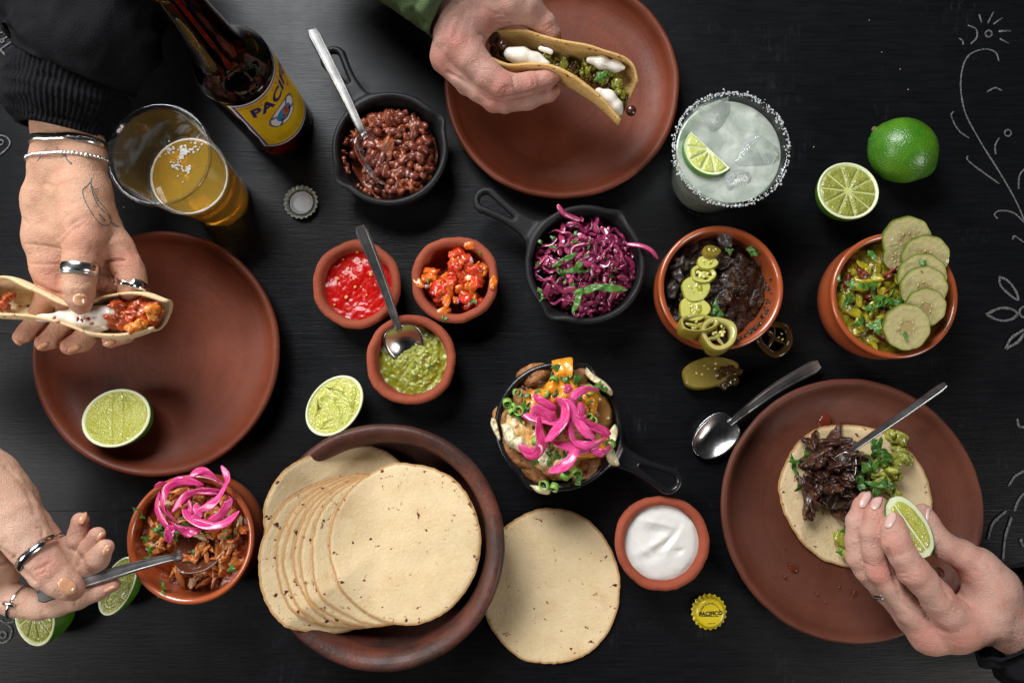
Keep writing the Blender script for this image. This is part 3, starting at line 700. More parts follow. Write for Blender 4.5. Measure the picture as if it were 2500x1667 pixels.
# upside-down cap
c = P(735, 494, .5); c[2] = 0; W = V.copy(); W[:, 2] = .0062 - W[:, 2]; t = thing('bottle_cap', c, 'upturned white bottle cap beside the bean skillet', 'bottle cap'); mk('crown', (W + c, [q[::-1] for q in F]), M_edge, t)
mk('liner', lathe(smoothprof([(1.12, .30), (1.06, .42), (.98, .36), (.84, .17), (.6, .15), (.01, .15)], 4), 64, c), M_capliner, t)

# ================================================================== BEER BOTTLE
def amber_mat():
    n = NT('amber_glass'); n.set(col=(.15, .042, .007), rough=.03, trans=1.0, ior=1.5); return n.m
M_amber = amber_mat()
def volmat(name, col, dens, ior=1.34, rough=0.0):
    n = NT(name); n.set(col=(1, 1, 1), trans=1.0, rough=rough, ior=ior); v = n.new('ShaderNodeVolumeAbsorption'); v.inputs[0].default_value = (*col, 1); v.inputs[1].default_value = dens
    n.l(v.outputs[0], n.n['Material Output'].inputs['Volume']); return n.m
bb = P(682, 301, 0); BR = 3.25
bot = thing('beer_bottle', bb, 'brown glass beer bottle with a yellow label', 'bottle')
prof = [(0, .25), (2.3, .22), (2.7, .02), (3.05, .1), (BR, .5), (BR, 3), (BR, 8), (BR, 12.3), (BR-.08, 12.9), (BR-.42, 13.7), (2.35, 14.6), (1.98, 15.5), (1.78, 16.8), (1.66, 18.5), (1.52, 20.5), (1.45, 23.2), (1.40, 24.6), (1.55, 24.8), (1.55, 25.4), (1.42, 25.6), (1.2, 25.6)]
inner = [(1.1, 25.4), (1.15, 23.0), (1.25, 20.5), (1.38, 18.5), (1.52, 16.8), (1.72, 15.5), (2.1, 14.6), (2.6, 13.7), (2.9, 12.9), (BR-.28, 12.2), (BR-.28, 3), (BR-.3, .9), (2.4, .6), (0.01, .7)]
mk('glass', lathe(np.vstack([smoothprof(prof, 4), smoothprof(inner, 4)]), 96, bb), M_amber, bot)
beer_in = [(0.01, .62), (2.4, .52), (BR-.22, .9), (BR-.2, 3), (BR-.2, 12.2), (2.98, 12.9), (2.68, 13.7), (2.5, 14.0), (.01, 14.0)]
mk('beer', lathe(beer_in, 64, bb), volmat('dark_beer', (.55, .2, .03), 30), bot)
A0 = math.radians(-97); LW, Z0, Z1 = 9.6, 2.7, 12.15
def wrap(v, lift): a = A0 + v[:, 0] / BR; r = BR + lift; return np.column_stack([r * np.cos(a), r * np.sin(a), v[:, 1]]) * .01 + bb
def paper(name, x0, x1, z0, z1, lift, m, wob=0, par=bot):
    def f(u, v):
        x = x0 + (x1 - x0) * u + wob * vn(np.column_stack([v * 9, v * 0, v * 0 + lift])) * (u < .02); return wrap(np.column_stack([x, z0 + (z1 - z0) * v]), lift)
    V, F = grid(60, 24, f); return mk(name, (V, F), m, par)
M_lw = simple('white_label_paper', (.72, .66, .68), None, .4); M_ln = simple('navy_print', (.028, .018, .13), None, .4); M_ly = simple('yellow_label_paper', (.76, .52, .01), (.72, .44, .008), .38, 60)
M_lred = simple('red_print', (.50, .035, .015), None, .4); M_lblue = simple('blue_print', (.03, .25, .52), None, .4); M_lgrey = simple('grey_print', (.13, .13, .14), None, .4); M_lgold = simple('tan_print', (.42, .27, .10), None, .4); M_lgray2 = simple('olive_small_print', (.36, .25, .02), None, .5); M_lwhite = simple('white_print', (.78, .78, .78), None, .4)
lab = paper('label', 0, LW, Z0, Z1, .008, M_lw, .10); OFF[lab.name] = OFF[bot.name]
paper('label_border', .22, LW-.22, Z0+.22, Z1-.20, .014, M_ln, .03, lab); paper('label_border', .44, LW-.44, Z0+.44, Z1-.36, .020, M_lw, 0, lab); paper('label_field', .48, LW-.48, Z0+.48, Z1-.40, .026, M_ly, 0, lab)
def lwrite(tt, x, z, size, m, lift=.036, bold=0, shear=0, sp=1.0, rise=0.0, sx=1.0):
    v, f = text2d(tt, size, bold, shear, sp); v = np.column_stack([v[:, 0] * sx + x, v[:, 1] + z + rise * v[:, 0] * sx]); mk('lettering', (wrap(v, lift), f), m, lab, smooth=False)
lwrite('PACIFICO', 5.2, 10.05, 1.9, M_ly, .034, .10, .12, 1.06, .0, .92); lwrite('PACIFICO', 5.16, 10.1, 1.9, M_ln, .046, .075, .12, 1.06, .0, .92)
lwrite('CERVEZA', 5.6, 11.3, .62, M_lred, sp=1.5); lwrite('Clara', 6.9, 8.75, 1.5, M_lred, shear=.45)
lwrite('CERVEZA / BEER', 1.75, 11.42, .42, M_lgray2, bold=.01); lwrite('/ BIERE', 1.9, 10.98, .42, M_lgray2, bold=.01)
lwrite('LA CERVEZA DEL PACIFICO', 6.3, 5.0, .34, M_lgray2, sp=1.2)
for k in range(6): lwrite('CERVECERIA DEL PACIFICO  MAZATLAN SINALOA  PRODUCTO DE MEXICO', 4.9, 4.55 - .2 * k, .19, M_lgray2)
def oval(x, z, rx, rz, lift, m, r0=0.0, rot=0.25, name='lifebuoy_print', a0=0, a1=6.2832):
    def f(u, v):
        a = a0 + (a1 - a0) * u; r = r0 + (1 - r0) * v; X, Z = r * rx * np.cos(a), r * rz * np.sin(a); return wrap(np.column_stack([x + X * math.cos(rot) - Z * math.sin(rot), z + X * math.sin(rot) + Z * math.cos(rot)]), lift)
    mk(name, grid(44, 6, f), m, lab)
ex, ez = 3.55, 7.3
oval(ex, ez, 1.72, 1.42, .034, M_lgrey, .86); oval(ex, ez, 1.52, 1.28, .040, M_lwhite, .0); oval(ex, ez, .92, .84, .046, M_lblue)
for k in range(4): oval(ex, ez, 1.60, 1.35, .048, M_lgrey, .58, .25, 'rope_print', k * 1.5708 + .62, k * 1.5708 + .84)
oval(ex, ez, .92, .84, .050, M_ln, .0, .25, 'sea_print', 3.5, 5.9)
def flatpoly(name, pts, m, lift): v = np.array(pts, float) + [ex, ez]; mk(name, (wrap(v, lift), [tuple(range(len(pts)))]), m, lab, smooth=False)
flatpoly('red_hill_print', [(-.35, -.55), (.05, -.1), (-.1, .35), (.25, .72), (.62, .45), (.42, .1), (.55, -.2), (.1, -.5)], M_lred, .056)
flatpoly('anchor_print', [(-.06, .3), (.06, .3), (.06, -.38), (.3, -.3), (.42, -.05), (.5, -.32), (.25, -.52), (0, -.58), (-.25, -.52), (-.5, -.32), (-.42, -.05), (-.3, -.3), (-.06, -.38)], M_lgold, .064)
flatpoly('anchor_print', [(-.28, .12), (.28, .12), (.28, .2), (-.28, .2)], M_lgold, .068); oval(ex, ez + .42, .14, .14, .064, M_lgold, .5, 0, 'anchor_print')

# ================================================================== BEER CUP
def clear(name, rough=.02, ior=1.46, col=(.97, .98, .99), tr=1.0, thin=None):
    n = NT(name); n.set(col=col, rough=rough, trans=tr, ior=ior)
    if thin is not None:
        lw = n.new('ShaderNodeLayerWeight'); lw.inputs[0].default_value = .5; tb_ = n.new('ShaderNodeBsdfTransparent'); tb_.inputs[0].default_value = (*thin, 1); gs = n.new('ShaderNodeBsdfGlossy'); gs.inputs['Roughness'].default_value = rough; gs.inputs['Color'].default_value = (.9, .9, .92, 1); mx = n.new('ShaderNodeMixShader')
        n.l(n.ramp(lw.outputs['Facing'], [(0.0, .04), (.5, .06), (.8, .22), (1.0, .85)]), mx.inputs[0]); n.l(tb_.outputs[0], mx.inputs[1]); n.l(gs.outputs[0], mx.inputs[2]); n.l(mx.outputs[0], n.n['Material Output'].inputs['Surface']); return n.m
M_plastic = clear('clear_plastic', .10, thin=(.93, .93, .94)); M_glass = clear('clear_glass', .03, 1.5, thin=(.95, .97, .95))
cb = P(543, 489, 0); CH = 13.2; cup = thing('plastic_cup', cb, 'clear plastic cup half full of beer', 'cup')
cr = lambda zz: 2.70 + 1.22 * (zz / CH) ** .95
out = [(0, .35), (2.2, .3), (2.5, .0), (2.66, .12)] + [(cr(q) + (.05 * math.sin((q - 7.4) * 9.0) if 7.4 < q < 8.9 else 0), q) for q in np.linspace(.5, CH - .35, 44)] + [(cr(CH) + .16, CH - .28), (cr(CH) + .24, CH - .08), (cr(CH) + .12, CH + .1), (cr(CH) - .06, CH + .04)]
inn = [(cr(q) - .09, q) for q in np.linspace(CH - .3, .6, 30)] + [(2.3, .48), (.01, .5)]
mk('cup_wall', lathe(np.array(out + inn), 112, cb), M_plastic, cup)
BL = 7.6; bl = thing('beer', cb, 'amber beer with scraps of white foam in the plastic cup', 'beer')
def beer_mat():
    n = NT('amber_beer'); n.set(col=(.95, .60, .085), trans=.74, rough=0.0, ior=1.34); v = n.new('ShaderNodeVolumeAbsorption'); v.inputs[0].default_value = (.95, .62, .10, 1); v.inputs[1].default_value = 14
    n.l(v.outputs[0], n.n['Material Output'].inputs['Volume']); return n.m
mk('liquid', lathe([(.01, .47), (2.3, .45)] + [(cr(q) - .05, q) for q in np.linspace(.6, BL, 12)] + [(cr(BL) - .35, BL - .05), (.01, BL - .05)], 96, cb), beer_mat(), bl)
M_foam = simple('beer_foam', (.80, .76, .68), (.70, .63, .50), .6, 300, bump=.0006, bs=700, sss=.2)
th_ = np.linspace(0, 2 * math.pi, 90); rr_ = (cr(BL) - .16) * .01; mk('foam_ring', tube(np.column_stack([cb[0] + rr_ * np.cos(th_), cb[1] + rr_ * np.sin(th_), np.full(90, BL * .01 - .0004)]), [.0007 + .0005 * abs(vn(np.array([[k * .6, 0, 0]]))[0]) for k in range(90)], 8), M_foam, bl)
fp = P(448, 370, BL); rg = random.Random(5)
for (dx, dy, n) in ((0, 0, 70), (-.006, -.012, 22), (-.012, .002, 18), (.004, -.016, 18), (.010, .004, 14)):
    parts = []
    for k in range(n):
        a, r = rg.uniform(0, 6.28), abs(rg.gauss(0, .0034 if dx == 0 and dy == 0 else .0042)); parts.append(blob(fp + [dx + r * math.cos(a), dy + r * math.sin(a), .0001], (rg.uniform(.0006, .0016),) * 2 + (.0007 if n > 50 else .0003,), 1, .1))
    mk('foam_patch', join(*parts), M_foam, bl, kind='stuff')

# ================================================================== MARGARITA
mb = P(1716, 446, 0); MH = 9.6; gl = thing('salt_rimmed_glass', mb, 'short tumbler with a salted rim holding an iced lime drink', 'glass')
mr_ = lambda zz: 3.35 + 1.5 * (zz / MH) ** .85
out = [(0, .1), (2.9, .08), (3.15, .0), (3.32, .2)] + [(mr_(q), q) for q in np.linspace(.6, MH - .15, 24)] + [(mr_(MH), MH), (mr_(MH) - .13, MH + .08), (mr_(MH) - .26, MH)]
inn = [(mr_(q) - .28, q) for q in np.linspace(MH - .2, 1.1, 22)] + [(2.95, .75), (.01, .6)]
mk('glass_wall', lathe(np.array(out + inn), 112, mb), M_glass, gl)
def marg_mat():
    n = NT('cloudy_lime_drink'); f = n.ramp(n.noise(42, 5, .6, None, .6), [(.42, 0.0), (.68, 1.0)])
    n.set(col=n.mix(f, (.35, .39, .335), (.62, .645, .585)), rough=.1, sss=.7, sssr=(.7, .9, .6), ssss=.012, coat=.6, coatr=.04); n.bump(n.noise(160, 3, .5), .0005, .5); return n.m
ML = 8.7; dr = thing('lime_drink', mb, 'cloudy pale green iced drink inside the salted glass', 'drink')
V, F = lathe([(.01, .62), (2.97, .78)] + [(mr_(q) - .30, q) for q in np.linspace(1.15, ML, 16)] + [(mr_(ML) - .5, ML - .06), (3.2, ML - .05), (2.4, ML - .05), (1.6, ML - .05), (.8, ML - .05), (.01, ML - .05)], 96, mb)
mk('liquid', (V, F), marg_mat(), dr)
# salt
parts = []; rg = random.Random(3); cu_v = np.array([(x, y, zz) for x in (-1, 1) for y in (-1, 1) for zz in (-1, 1)], float); cu_f = [(0, 1, 3, 2), (4, 6, 7, 5), (0, 4, 5, 1), (2, 3, 7, 6), (0, 2, 6, 4), (1, 5, 7, 3)]
for k in range(620):
    a = rg.uniform(0, 6.2832); rr = (mr_(MH) - .13 + rg.gauss(.06, .13)) * .01; zz = (MH + .09 - abs(rg.gauss(0, .16))) * .01
    if rg.random() < .35: rr = (mr_(MH) + .03) * .01
    s = rg.uniform(.0002, .00062); R_ = np.array(Euler((rg.uniform(0, 3), rg.uniform(0, 3), rg.uniform(0, 3))).to_matrix())
    parts.append(((cu_v * s * [1, rg.uniform(.6, 1.3), rg.uniform(.5, 1.2)]) @ R_.T + mb + [rr * math.cos(a), rr * math.sin(a), zz], cu_f))
mk('salt_crust', join(*parts), simple('salt_crystals', (.60, .61, .63), None, .35, sss=.3), gl, smooth=False, kind='stuff')
# base dots
for k in range(3):
    a = math.radians(-118 + 9 * k); p = mb + np.array([3.34 * math.cos(a), 3.34 * math.sin(a), .45]) * .01; mk('moulded_dot', blob(p, (.0012, .0012, .0006), 2, 0), simple('dark_glass_dot', (.03, .05, .03), None, .2), gl)
def ice(c, s, rot, k):
    V, F = ico(4); W = np.sign(V) * np.abs(V) ** .33; W /= np.abs(W).max(1).mean(); W = W * (1 + .08 * fbm(V * 1.4 + k, 2))[:, None] * np.array(s); W = W @ np.array(Euler(rot).to_matrix()).T
    return W + c, F
ice_m = NT('ice'); ice_m.set(col=(.93, .97, .96), rough=.06, trans=.85, ior=1.31, sss=0); ice_m.bump(ice_m.noise(150, 4), .0006)
for k, (x, y, zz, s, r, l) in enumerate([(1742, 285, 7.9, (.013, .012, .011), (.4, .3, .5), 'ice cube near the upper rim of the salted glass'), (1838, 382, 7.8, (.015, .014, .012), (.3, -.35, .9), 'ice cube at the right of the salted glass'),
                               (1790, 442, 7.9, (.010, .010, .010), (.7, .2, .2), 'small ice cube beside the lime wedge in the drink')]):
    o = mk('ice_cube', ice(P(x, y, zz), s, r, k), ice_m.m); tag(o, l, 'ice cube', 'ice cubes in the drink')
for (x, y, zz) in ((1742, 292, 8.35), (1788, 440, 8.4)): mk('bubble_core', blob(P(x, y, zz), (.0062, .0056, .0035), 4, .5, 1.8, x, None, 3), simple('cloudy_ice_core', (.74, .77, .75), (.62, .66, .64), .35, 200, sss=.4), dr)
# half slice of lime floating in the glass
c = P(1734, 366, 8.9); s = S(1734, 366, 8.9); B = basis((.12, .10, 1), math.atan2(-93, 96)); Rr = 68 * s; t = thing('lime_slice', c * [1, 1, 0], 'half slice of lime floating in the salted glass', 'lime', 'cut limes')
X = lambda V: (np.asarray(V) * [Rr, Rr, 1]) @ B.T + c; A = np.linspace(-math.pi, 0, 40); m_ = len(A)
def arc(pr): return (X(np.concatenate([np.column_stack([r * np.cos(A), r * np.sin(A), A * 0 + h]) for r, h in pr])), [(i*m_+j, i*m_+j+1, (i+1)*m_+j+1, (i+1)*m_+j) for i in range(len(pr)-1) for j in range(m_-1)])
mk('rind', arc([(.2, -.006), (.9, -.0058), (.985, -.005), (1.0, -.003), (1.0, -.0005), (.985, .0004), (.95, .0007)]), M_rind, t); mk('pith', arc([(.955, .0007), (.92, .0005), (.88, .0), (.02, .0)]), M_pith, t)
MPB = pulp_mat('bright_lime_pulp', (.50, .56, .13), (.60, .64, .22))
for k in range(5):
    a0 = -math.pi + .03 + k * (math.pi - .06) / 5; vf = pad(np.array(sector(a0, a0 + (math.pi - .06) / 5, .10, .895, .022)), .0009, seed=k); mk('segment', (X(vf[0] + [0, 0, .0004]), vf[1]), MPB, t)
# ================================================================== FOOD HELPERS
def wet(name, c1, c2, c3=None, rough=.2, ns=90, bump=.0008, bs=260, sss=.25, ssss=.004, sssr=(.9, .4, .2), coat=.35, rv=None, thr=(.35, .65)):
    n = NT(name); c = n.mix(n.ramp(n.noise(ns, 5, .65), [(thr[0], 0.0), (thr[1], 1.0)]), c1, c2)
    if c3: c = n.mix(n.ramp(n.noise(ns * 2.3, 4, .6, None, .4), [(.56, 0.0), (.66, 1.0)]), c, c3)
    if rv: c = n.mix(n.rnd(), c, rv)
    n.set(col=c, rough=rough, sss=sss, sssr=sssr, ssss=ssss, coat=coat, coatr=.07); n.bump(n.math('ADD', n.noise(bs, 4, .6), n.math('MULTIPLY', n.noise(bs * 3, 3), .3)), bump, .9); return n.m
def heap(name, c, R, hf, m, parent, rings=44, seg=110, cone=0.0):
    """food surface inside a round vessel; hf(x,y)->height cm with x,y in units of R"""
    def f(r, a):
        x, y = r * np.cos(a), r * np.sin(a); zz = hf(x, y); k = 1 - cone * np.clip(1 - zz / 4.2, 0, 1) / R; return np.column_stack([c[0] + x * R * .01 * k, c[1] + y * R * .01 * k, zz * .01])
    V, F = disc(rings, seg, f)
    return mk(name, (V, F), m, parent)
def fb(x, y, s, seed=0, o=3): return fbm(np.column_stack([np.ravel(x) * s + seed, np.ravel(y) * s + seed * 1.3, np.zeros(np.size(x))]), o)
def gauss(x, y, cx, cy, w): return np.exp(-(((x - cx) ** 2 + (y - cy) ** 2) / w ** 2))
def chunk_set(name, n, m, s=(1, .8, .6), amp=.35, fr=1.3, sub=3, boxy=1.0, o=3):
    out = []
    for k in range(n):
        V, F = ico(sub); W = np.sign(V) * np.abs(V) ** boxy; W = W * (1 + amp * fbm(V * fr + k * 11.3, o))[:, None] * np.array(s) * np.array([U(.8, 1.2), U(.8, 1.2), U(.8, 1.2)])
        out.append(meshdata(name, W * .01, F, m))
    return out
def pieces(name, meshes, n, parent, pos, sc=(.7, 1.1), rg=rng, flatness=1.0):
    for k in range(n):
        p = pos(k)
        if p is None: continue
        inst(name, rg.choice(meshes), parent, p, (rg.uniform(-1, 1) * 3.1 * flatness, rg.uniform(-1, 1) * 3.1 * flatness, rg.uniform(0, 6.28)), rg.uniform(*sc))
def leaf_mesh(kind, k, m):
    """small curved herb leaf, ~1 cm unit"""
    rg = random.Random(k * 13 + 5); n = 26; A = np.linspace(0, 2 * math.pi, n, endpoint=False)
    if kind == 'lobed': r = .55 + .22 * np.cos(3 * A) + .14 * np.cos(9 * A + k); sx, sy = 1, .85
    elif kind == 'strip': r = 1 / np.sqrt((np.cos(A) / 1.0) ** 2 + (np.sin(A) / .22) ** 2) * (1 + .1 * np.cos(6 * A + k)); sx, sy = 1, 1
    else: r = .5 + .1 * np.cos(2 * A + k) + .08 * np.cos(5 * A + k * 2); sx, sy = 1.1, .7
    V = []; F = []
    for i, t in enumerate((1, .6, .25)): V.append(np.column_stack([t * r * np.cos(A) * sx, t * r * np.sin(A) * sy, np.zeros(n)]))
    V = np.concatenate(V); b1, b2 = rg.uniform(-.5, .5), rg.uniform(.2, .6); V[:, 2] = b2 * V[:, 1] ** 2 * 1.4 + b1 * V[:, 0] ** 2 + .12 * np.sin(V[:, 0] * 6 + k)
    F = [(i*n+j, i*n+(j+1) % n, (i+1)*n+(j+1) % n, (i+1)*n+j) for i in range(2) for j in range(n)] + [tuple(2*n+j for j in range(n))]
    T = len(V); W = np.vstack([V, V - [0, 0, .035]]); F = F + [tuple(i + T for i in q[::-1]) for q in F] + [((j+1) % n, j, j + T, (j+1) % n + T) for j in range(n)]
    return meshdata('herb', W * .01, F, m)
def herb_mat(name, c1, c2):
    n = NT(name); n.set(col=n.mix(n.rnd(), n.mix(n.noise(200, 3), c1, c2), c2), rough=.35, sss=.2, sssr=(.3, .6, .1), ssss=.002, coat=.15); n.bump(n.noise(500, 3), .0003); return n.m
M_herb = herb_mat('cilantro_green', (.026, .095, .010), (.070, .18, .022)); M_scall = herb_mat('scallion_green', (.09, .27, .025), (.25, .45, .08))
HERB = [leaf_mesh('lobed', k, M_herb) for k in range(3)] + [leaf_mesh('strip', k, M_herb) for k in range(3)] + [leaf_mesh('flake', k, M_herb) for k in range(3)]
def herbs(parent, pts, sc=(.5, .9), name='herb_leaf', kinds=(0, 9), tilt=.5):
    for p in pts: inst(name, rng.choice(HERB[kinds[0]:kinds[1]]), parent, p, (U(-tilt, tilt), U(-tilt, tilt), U(0, 6.28)), U(*sc))
def ribbon(ctrl, w, h, n=26, tilt=None, taper=.35, seg=10, ups=None):
    pts = spline(ctrl, n); m = len(pts); L = np.linspace(0, 1, m); e = np.minimum(L, 1 - L)
    tp = taper + (1 - taper) * np.clip(e / .18, 0, 1) ** .7
    if ups is None:
        ups = np.column_stack([np.sin(L * U(1, 3) + U(0, 6)) * (tilt or .5), np.cos(L * U(1, 3) + U(0, 6)) * (tilt or .5), np.ones(m)])
    V, F = tube(pts, 0, seg, up=ups, flat=[(w * t, h * (.6 + .4 * t)) for t in tp]); ed = np.tile(np.abs(np.cos(np.arange(seg) * 2 * math.pi / seg)), m)
    return (V, F), ed

# ================================================================== SAUCES IN THE SMALL BOWLS
c, R = sb_red; t = thing('red_salsa', c, 'smooth bright red salsa in the small terracotta bowl', 'salsa')
heap('sauce', c, R - .80, lambda x, y: 2.35 + .07 * fb(x, y, 3.2, 1) + .035 * fb(x, y, 9, 4) + .16 * gauss(x, y, .1, .25, .35) - .1 * gauss(x, y, .0, -.35, .3), wet('red_salsa', (.52, .004, .003), (.44, .005, .003), (.54, .014, .006), .24, 120, .00014, 300, sss=.1, sssr=(1, .12, .04), coat=.0), t)
SEED = chunk_set('seed', 2, simple('chili_seed', (.78, .40, .10), (.70, .25, .05), .3, sss=.3), (.17, .13, .06), .08, 1, 2)
for (x, y) in ((838, 633), (850, 655), (863, 680), (867, 700), (816, 744), (905, 670), (880, 640), (895, 720), (845, 725), (930, 690), (825, 680), (872, 615), (915, 640)): inst('chili_seed', SEED[0], t, P(x, y, 2.5), (U(-.4, .4), U(-.4, .4), U(0, 6)), U(.6, 1.2))
c, R = sb_green; t = thing('green_salsa', c, 'chunky green salsa in the small terracotta bowl with a spoon', 'salsa')
heap('sauce', c, R - .85, lambda x, y: 1.85 + .55 * gauss(x, y, .25, .05, .6) + .3 * gauss(x, y, -.7, .05, .3) + .12 * fb(x, y, 3.5, 2) + .11 * fb(x, y, 9, 5) + .05 * fb(x, y, 20, 5) - .55 * gauss(x, y, -.45, .55, .42), wet('green_salsa', (.25, .26, .020), (.33, .33, .035), (.12, .17, .012), .16, 130, .0010, 300, sssr=(.5, .6, .1)), t)
SEEDG = chunk_set('seed', 2, simple('tomatillo_seed', (.55, .50, .20), None, .3, sss=.3), (.14, .11, .05), .08, 1, 2)
for k in range(26):
    a, r = U(0, 6.28), math.sqrt(U(0, .55)); x, y = .15 + r * math.cos(a) * .8, -.1 + r * math.sin(a) * .8; inst('tomatillo_seed', SEEDG[0], t, c + np.array([x * (R-.85), y * (R-.85), 2.05 + .55 * math.exp(-((x-.25)**2 + (y-.05)**2) / .36)]) * .01, (U(-.4, .4), U(-.4, .4), U(0, 6)), U(.6, 1.2))
herbs(t, [c + np.array([U(-1.3, 2), U(-2, 1.2), 2.35]) * .01 for k in range(8)], (.15, .3), kinds=(6, 9))
c, R = sb_cream; t = thing('sour_cream', c, 'swirled white sour cream in the small terracotta bowl', 'cream')
def eg(x, y, cx, cy, a, wl, ws): u, v = (x - cx) * math.cos(a) + (y - cy) * math.sin(a), -(x - cx) * math.sin(a) + (y - cy) * math.cos(a); return np.exp(-(u / wl) ** 2 - (v / ws) ** 2)
def crm(x, y):
    return 2.75 + .34 * np.clip(1 - np.hypot(x, y) ** 4, -1, 1) - .42 * eg(x, y, -.12, .28, -.15, .34, .15) - .34 * eg(x, y, .18, .08, .75, .42, .10) + .20 * eg(x, y, -.05, .05, .5, .5, .09) + .16 * eg(x, y, .38, .12, 1.0, .4, .07) - .20 * eg(x, y, .45, -.22, .3, .14, .08) + .13 * eg(x, y, -.1, .52, -.2, .5, .07) + .10 * eg(x, y, -.45, -.2, -.9, .45, .10) - .12 * eg(x, y, -.2, -.35, .2, .35, .12) + .05 * fb(x, y, 2.6, 3, 2) + .008 * fb(x, y, 14, 3)
heap('cream', c, R - .82, crm, wet('sour_cream', (.70, .675, .63), (.72, .70, .66), None, .36, 60, .00008, 120, .3, .005, (1, .9, .8), .0), t)

# chopped tomato salsa
c, R = sb_pico; t = thing('tomato_salsa', c, 'chopped tomato, onion and herb salsa in the small terracotta bowl', 'salsa')
M_tom = wet('tomato_flesh', (.60, .06, .018), (.66, .15, .035), None, .15, 70, .0006, 200, .4, .006, (1, .3, .1), .4, rv=(.62, .03, .015)); M_tomo = wet('orange_tomato_flesh', (.70, .20, .02), (.66, .10, .015), None, .15, 60, .0006, 200, .4, .006, (1, .4, .1), .4)
TOM = chunk_set('tomato_dice', 6, M_tom, (.62, .42, .28), .32, 1.4, 3, .75) + chunk_set('tomato_dice', 4, M_tomo, (.65, .36, .2), .32, 1.4, 3, .75)
ONI = chunk_set('onion_dice', 2, simple('white_onion', (.75, .62, .62), (.62, .30, .42), .2, 120, sss=.4), (.3, .24, .18), .15, 1, 2, .7)
def pp(k):
    for _ in range(60):
        a, r = U(0, 6.28), math.sqrt(U(0, .92)); x, y = r * math.cos(a), r * math.sin(a)
        if y < .9 - 0 and not (x < -.05 and y > .05 - .35 * (x + .2)) and not (y < -.75): break
    hz = 1.2 + 1.5 * np.clip(.9 - abs(r - .45), 0, 1) + .9 * U(0, 1); return c + np.array([x * (R-1.0), y * (R-1.0), hz]) * .01
pieces('tomato_dice', TOM, 84, t, pp, (.9, 1.6)); pieces('onion_dice', ONI, 7, t, lambda k: pp(k) + [0, 0, .005], (.6, 1.1))
for (x, y, zz) in ((1022, 690, 3.3), (1205, 690, 3.5), (1083, 760, 3.2), (1090, 735, 3.4), (1150, 600, 3.3)): inst('tomato_dice', TOM[-1], t, P(x, y, zz), (.3, .2, U(0, 6)), .95)
herbs(t, [P(*q, 3.5) for q in ((1045, 685), (1105, 690), (1155, 735), (1172, 620), (1150, 735), (1085, 778))], (.3, .5))

# ================================================================== BEAN STEW
c, R, ang = sk_bean; t = thing('bean_stew', c, 'red bean stew in the skillet, partly scooped out', 'stew')
Ri = R - .62
def bh(x, y):
    scoop = np.clip(gauss(x, y, -.55, -.42, .44) * 1.5, 0, 1); return .75 + (2.45 + .25 * fb(x, y, 2.2, 8)) * (1 - scoop) * np.clip(1.15 - .55 * np.hypot(x, y) ** 3, 0, 1) + .28 * fb(x, y, 5, 2) * (1 - .8 * scoop) + .15 * fb(x, y, 13, 6) * (1 - .6 * scoop) - .9 * gauss(x, y, .0, .15, .17)
M_stew = wet('bean_sauce', (.23, .050, .019), (.31, .080, .028), (.15, .028, .013), .2, 110, .0012, 260, .2, .004)
heap('sauce', c, Ri, bh, M_stew, t, cone=1.0)
M_bean = wet('bean_skin', (.085, .017, .013), (.14, .032, .018), (.24, .06, .022), .27, 110, .0006, 220, .12, .003, rv=(.20, .044, .02), coat=.18)
BEAN = []
for k in range(4):
    V, F = ico(3); W = V * np.array([.74, .48, .42]); W[:, 1] += .14 * (V[:, 0] ** 2) ; W = W * (1 + .05 * fbm(V * 1.2 + k * 5, 2))[:, None]; BEAN.append(meshdata('bean', W * .01, F, M_bean))
placed = []
def bp(k):
    for _ in range(80):
        a, r = U(0, 6.28), math.sqrt(U(0, .94)); x, y = r * math.cos(a), r * math.sin(a)
        if gauss(x, y, -.55, -.42, .44) > .30 and not (y < -.72): continue
        if gauss(x, y, 0, .15, .14) > .5: continue
        if all((x-u)**2 + (y-v)**2 > .155**2 for u, v in placed): break
    else: return None
    kk = .95 - .13 * max(0, 1 - bh(np.array([x]), np.array([y]))[0] / 3.6) - .06 * (r > .8); placed.append((x, y)); return c + np.array([x * Ri * kk, y * Ri * kk, bh(np.array([x]), np.array([y]))[0] + U(.05, .38)]) * .01
pieces('bean', BEAN, 120, t, bp, (.75, 1.05))
for (x, y) in ((905, 352), (915, 372), (925, 395), (905, 385), (938, 408), (945, 425)): inst('bean', rng.choice(BEAN), t, P(x, y, 4.4 - (y - 350) * .017), (U(-1, 1), U(-1, 1), U(0, 6)), .85)
CLOT = chunk_set('sauce_lump', 4, M_stew, (.85, .7, .5), .5, 1.8, 3); placed = []
pieces('sauce_lump', CLOT, 34, t, lambda k: (lambda p: None if p is None else p - [0, 0, .0025])(bp(k)), (.6, 1.1))
parts = []
for k in range(26):
    a = U(math.radians(150), math.radians(255)); rr = R - .95; parts.append(blob(c + np.array([rr * math.cos(a), rr * math.sin(a), U(2.2, 3.6)]) * .01, (U(.001, .003), U(.001, .003), U(.001, .004)), 2, .4, 2, k))
mk('sauce_smear', join(*parts), M_stew, t, kind='stuff')

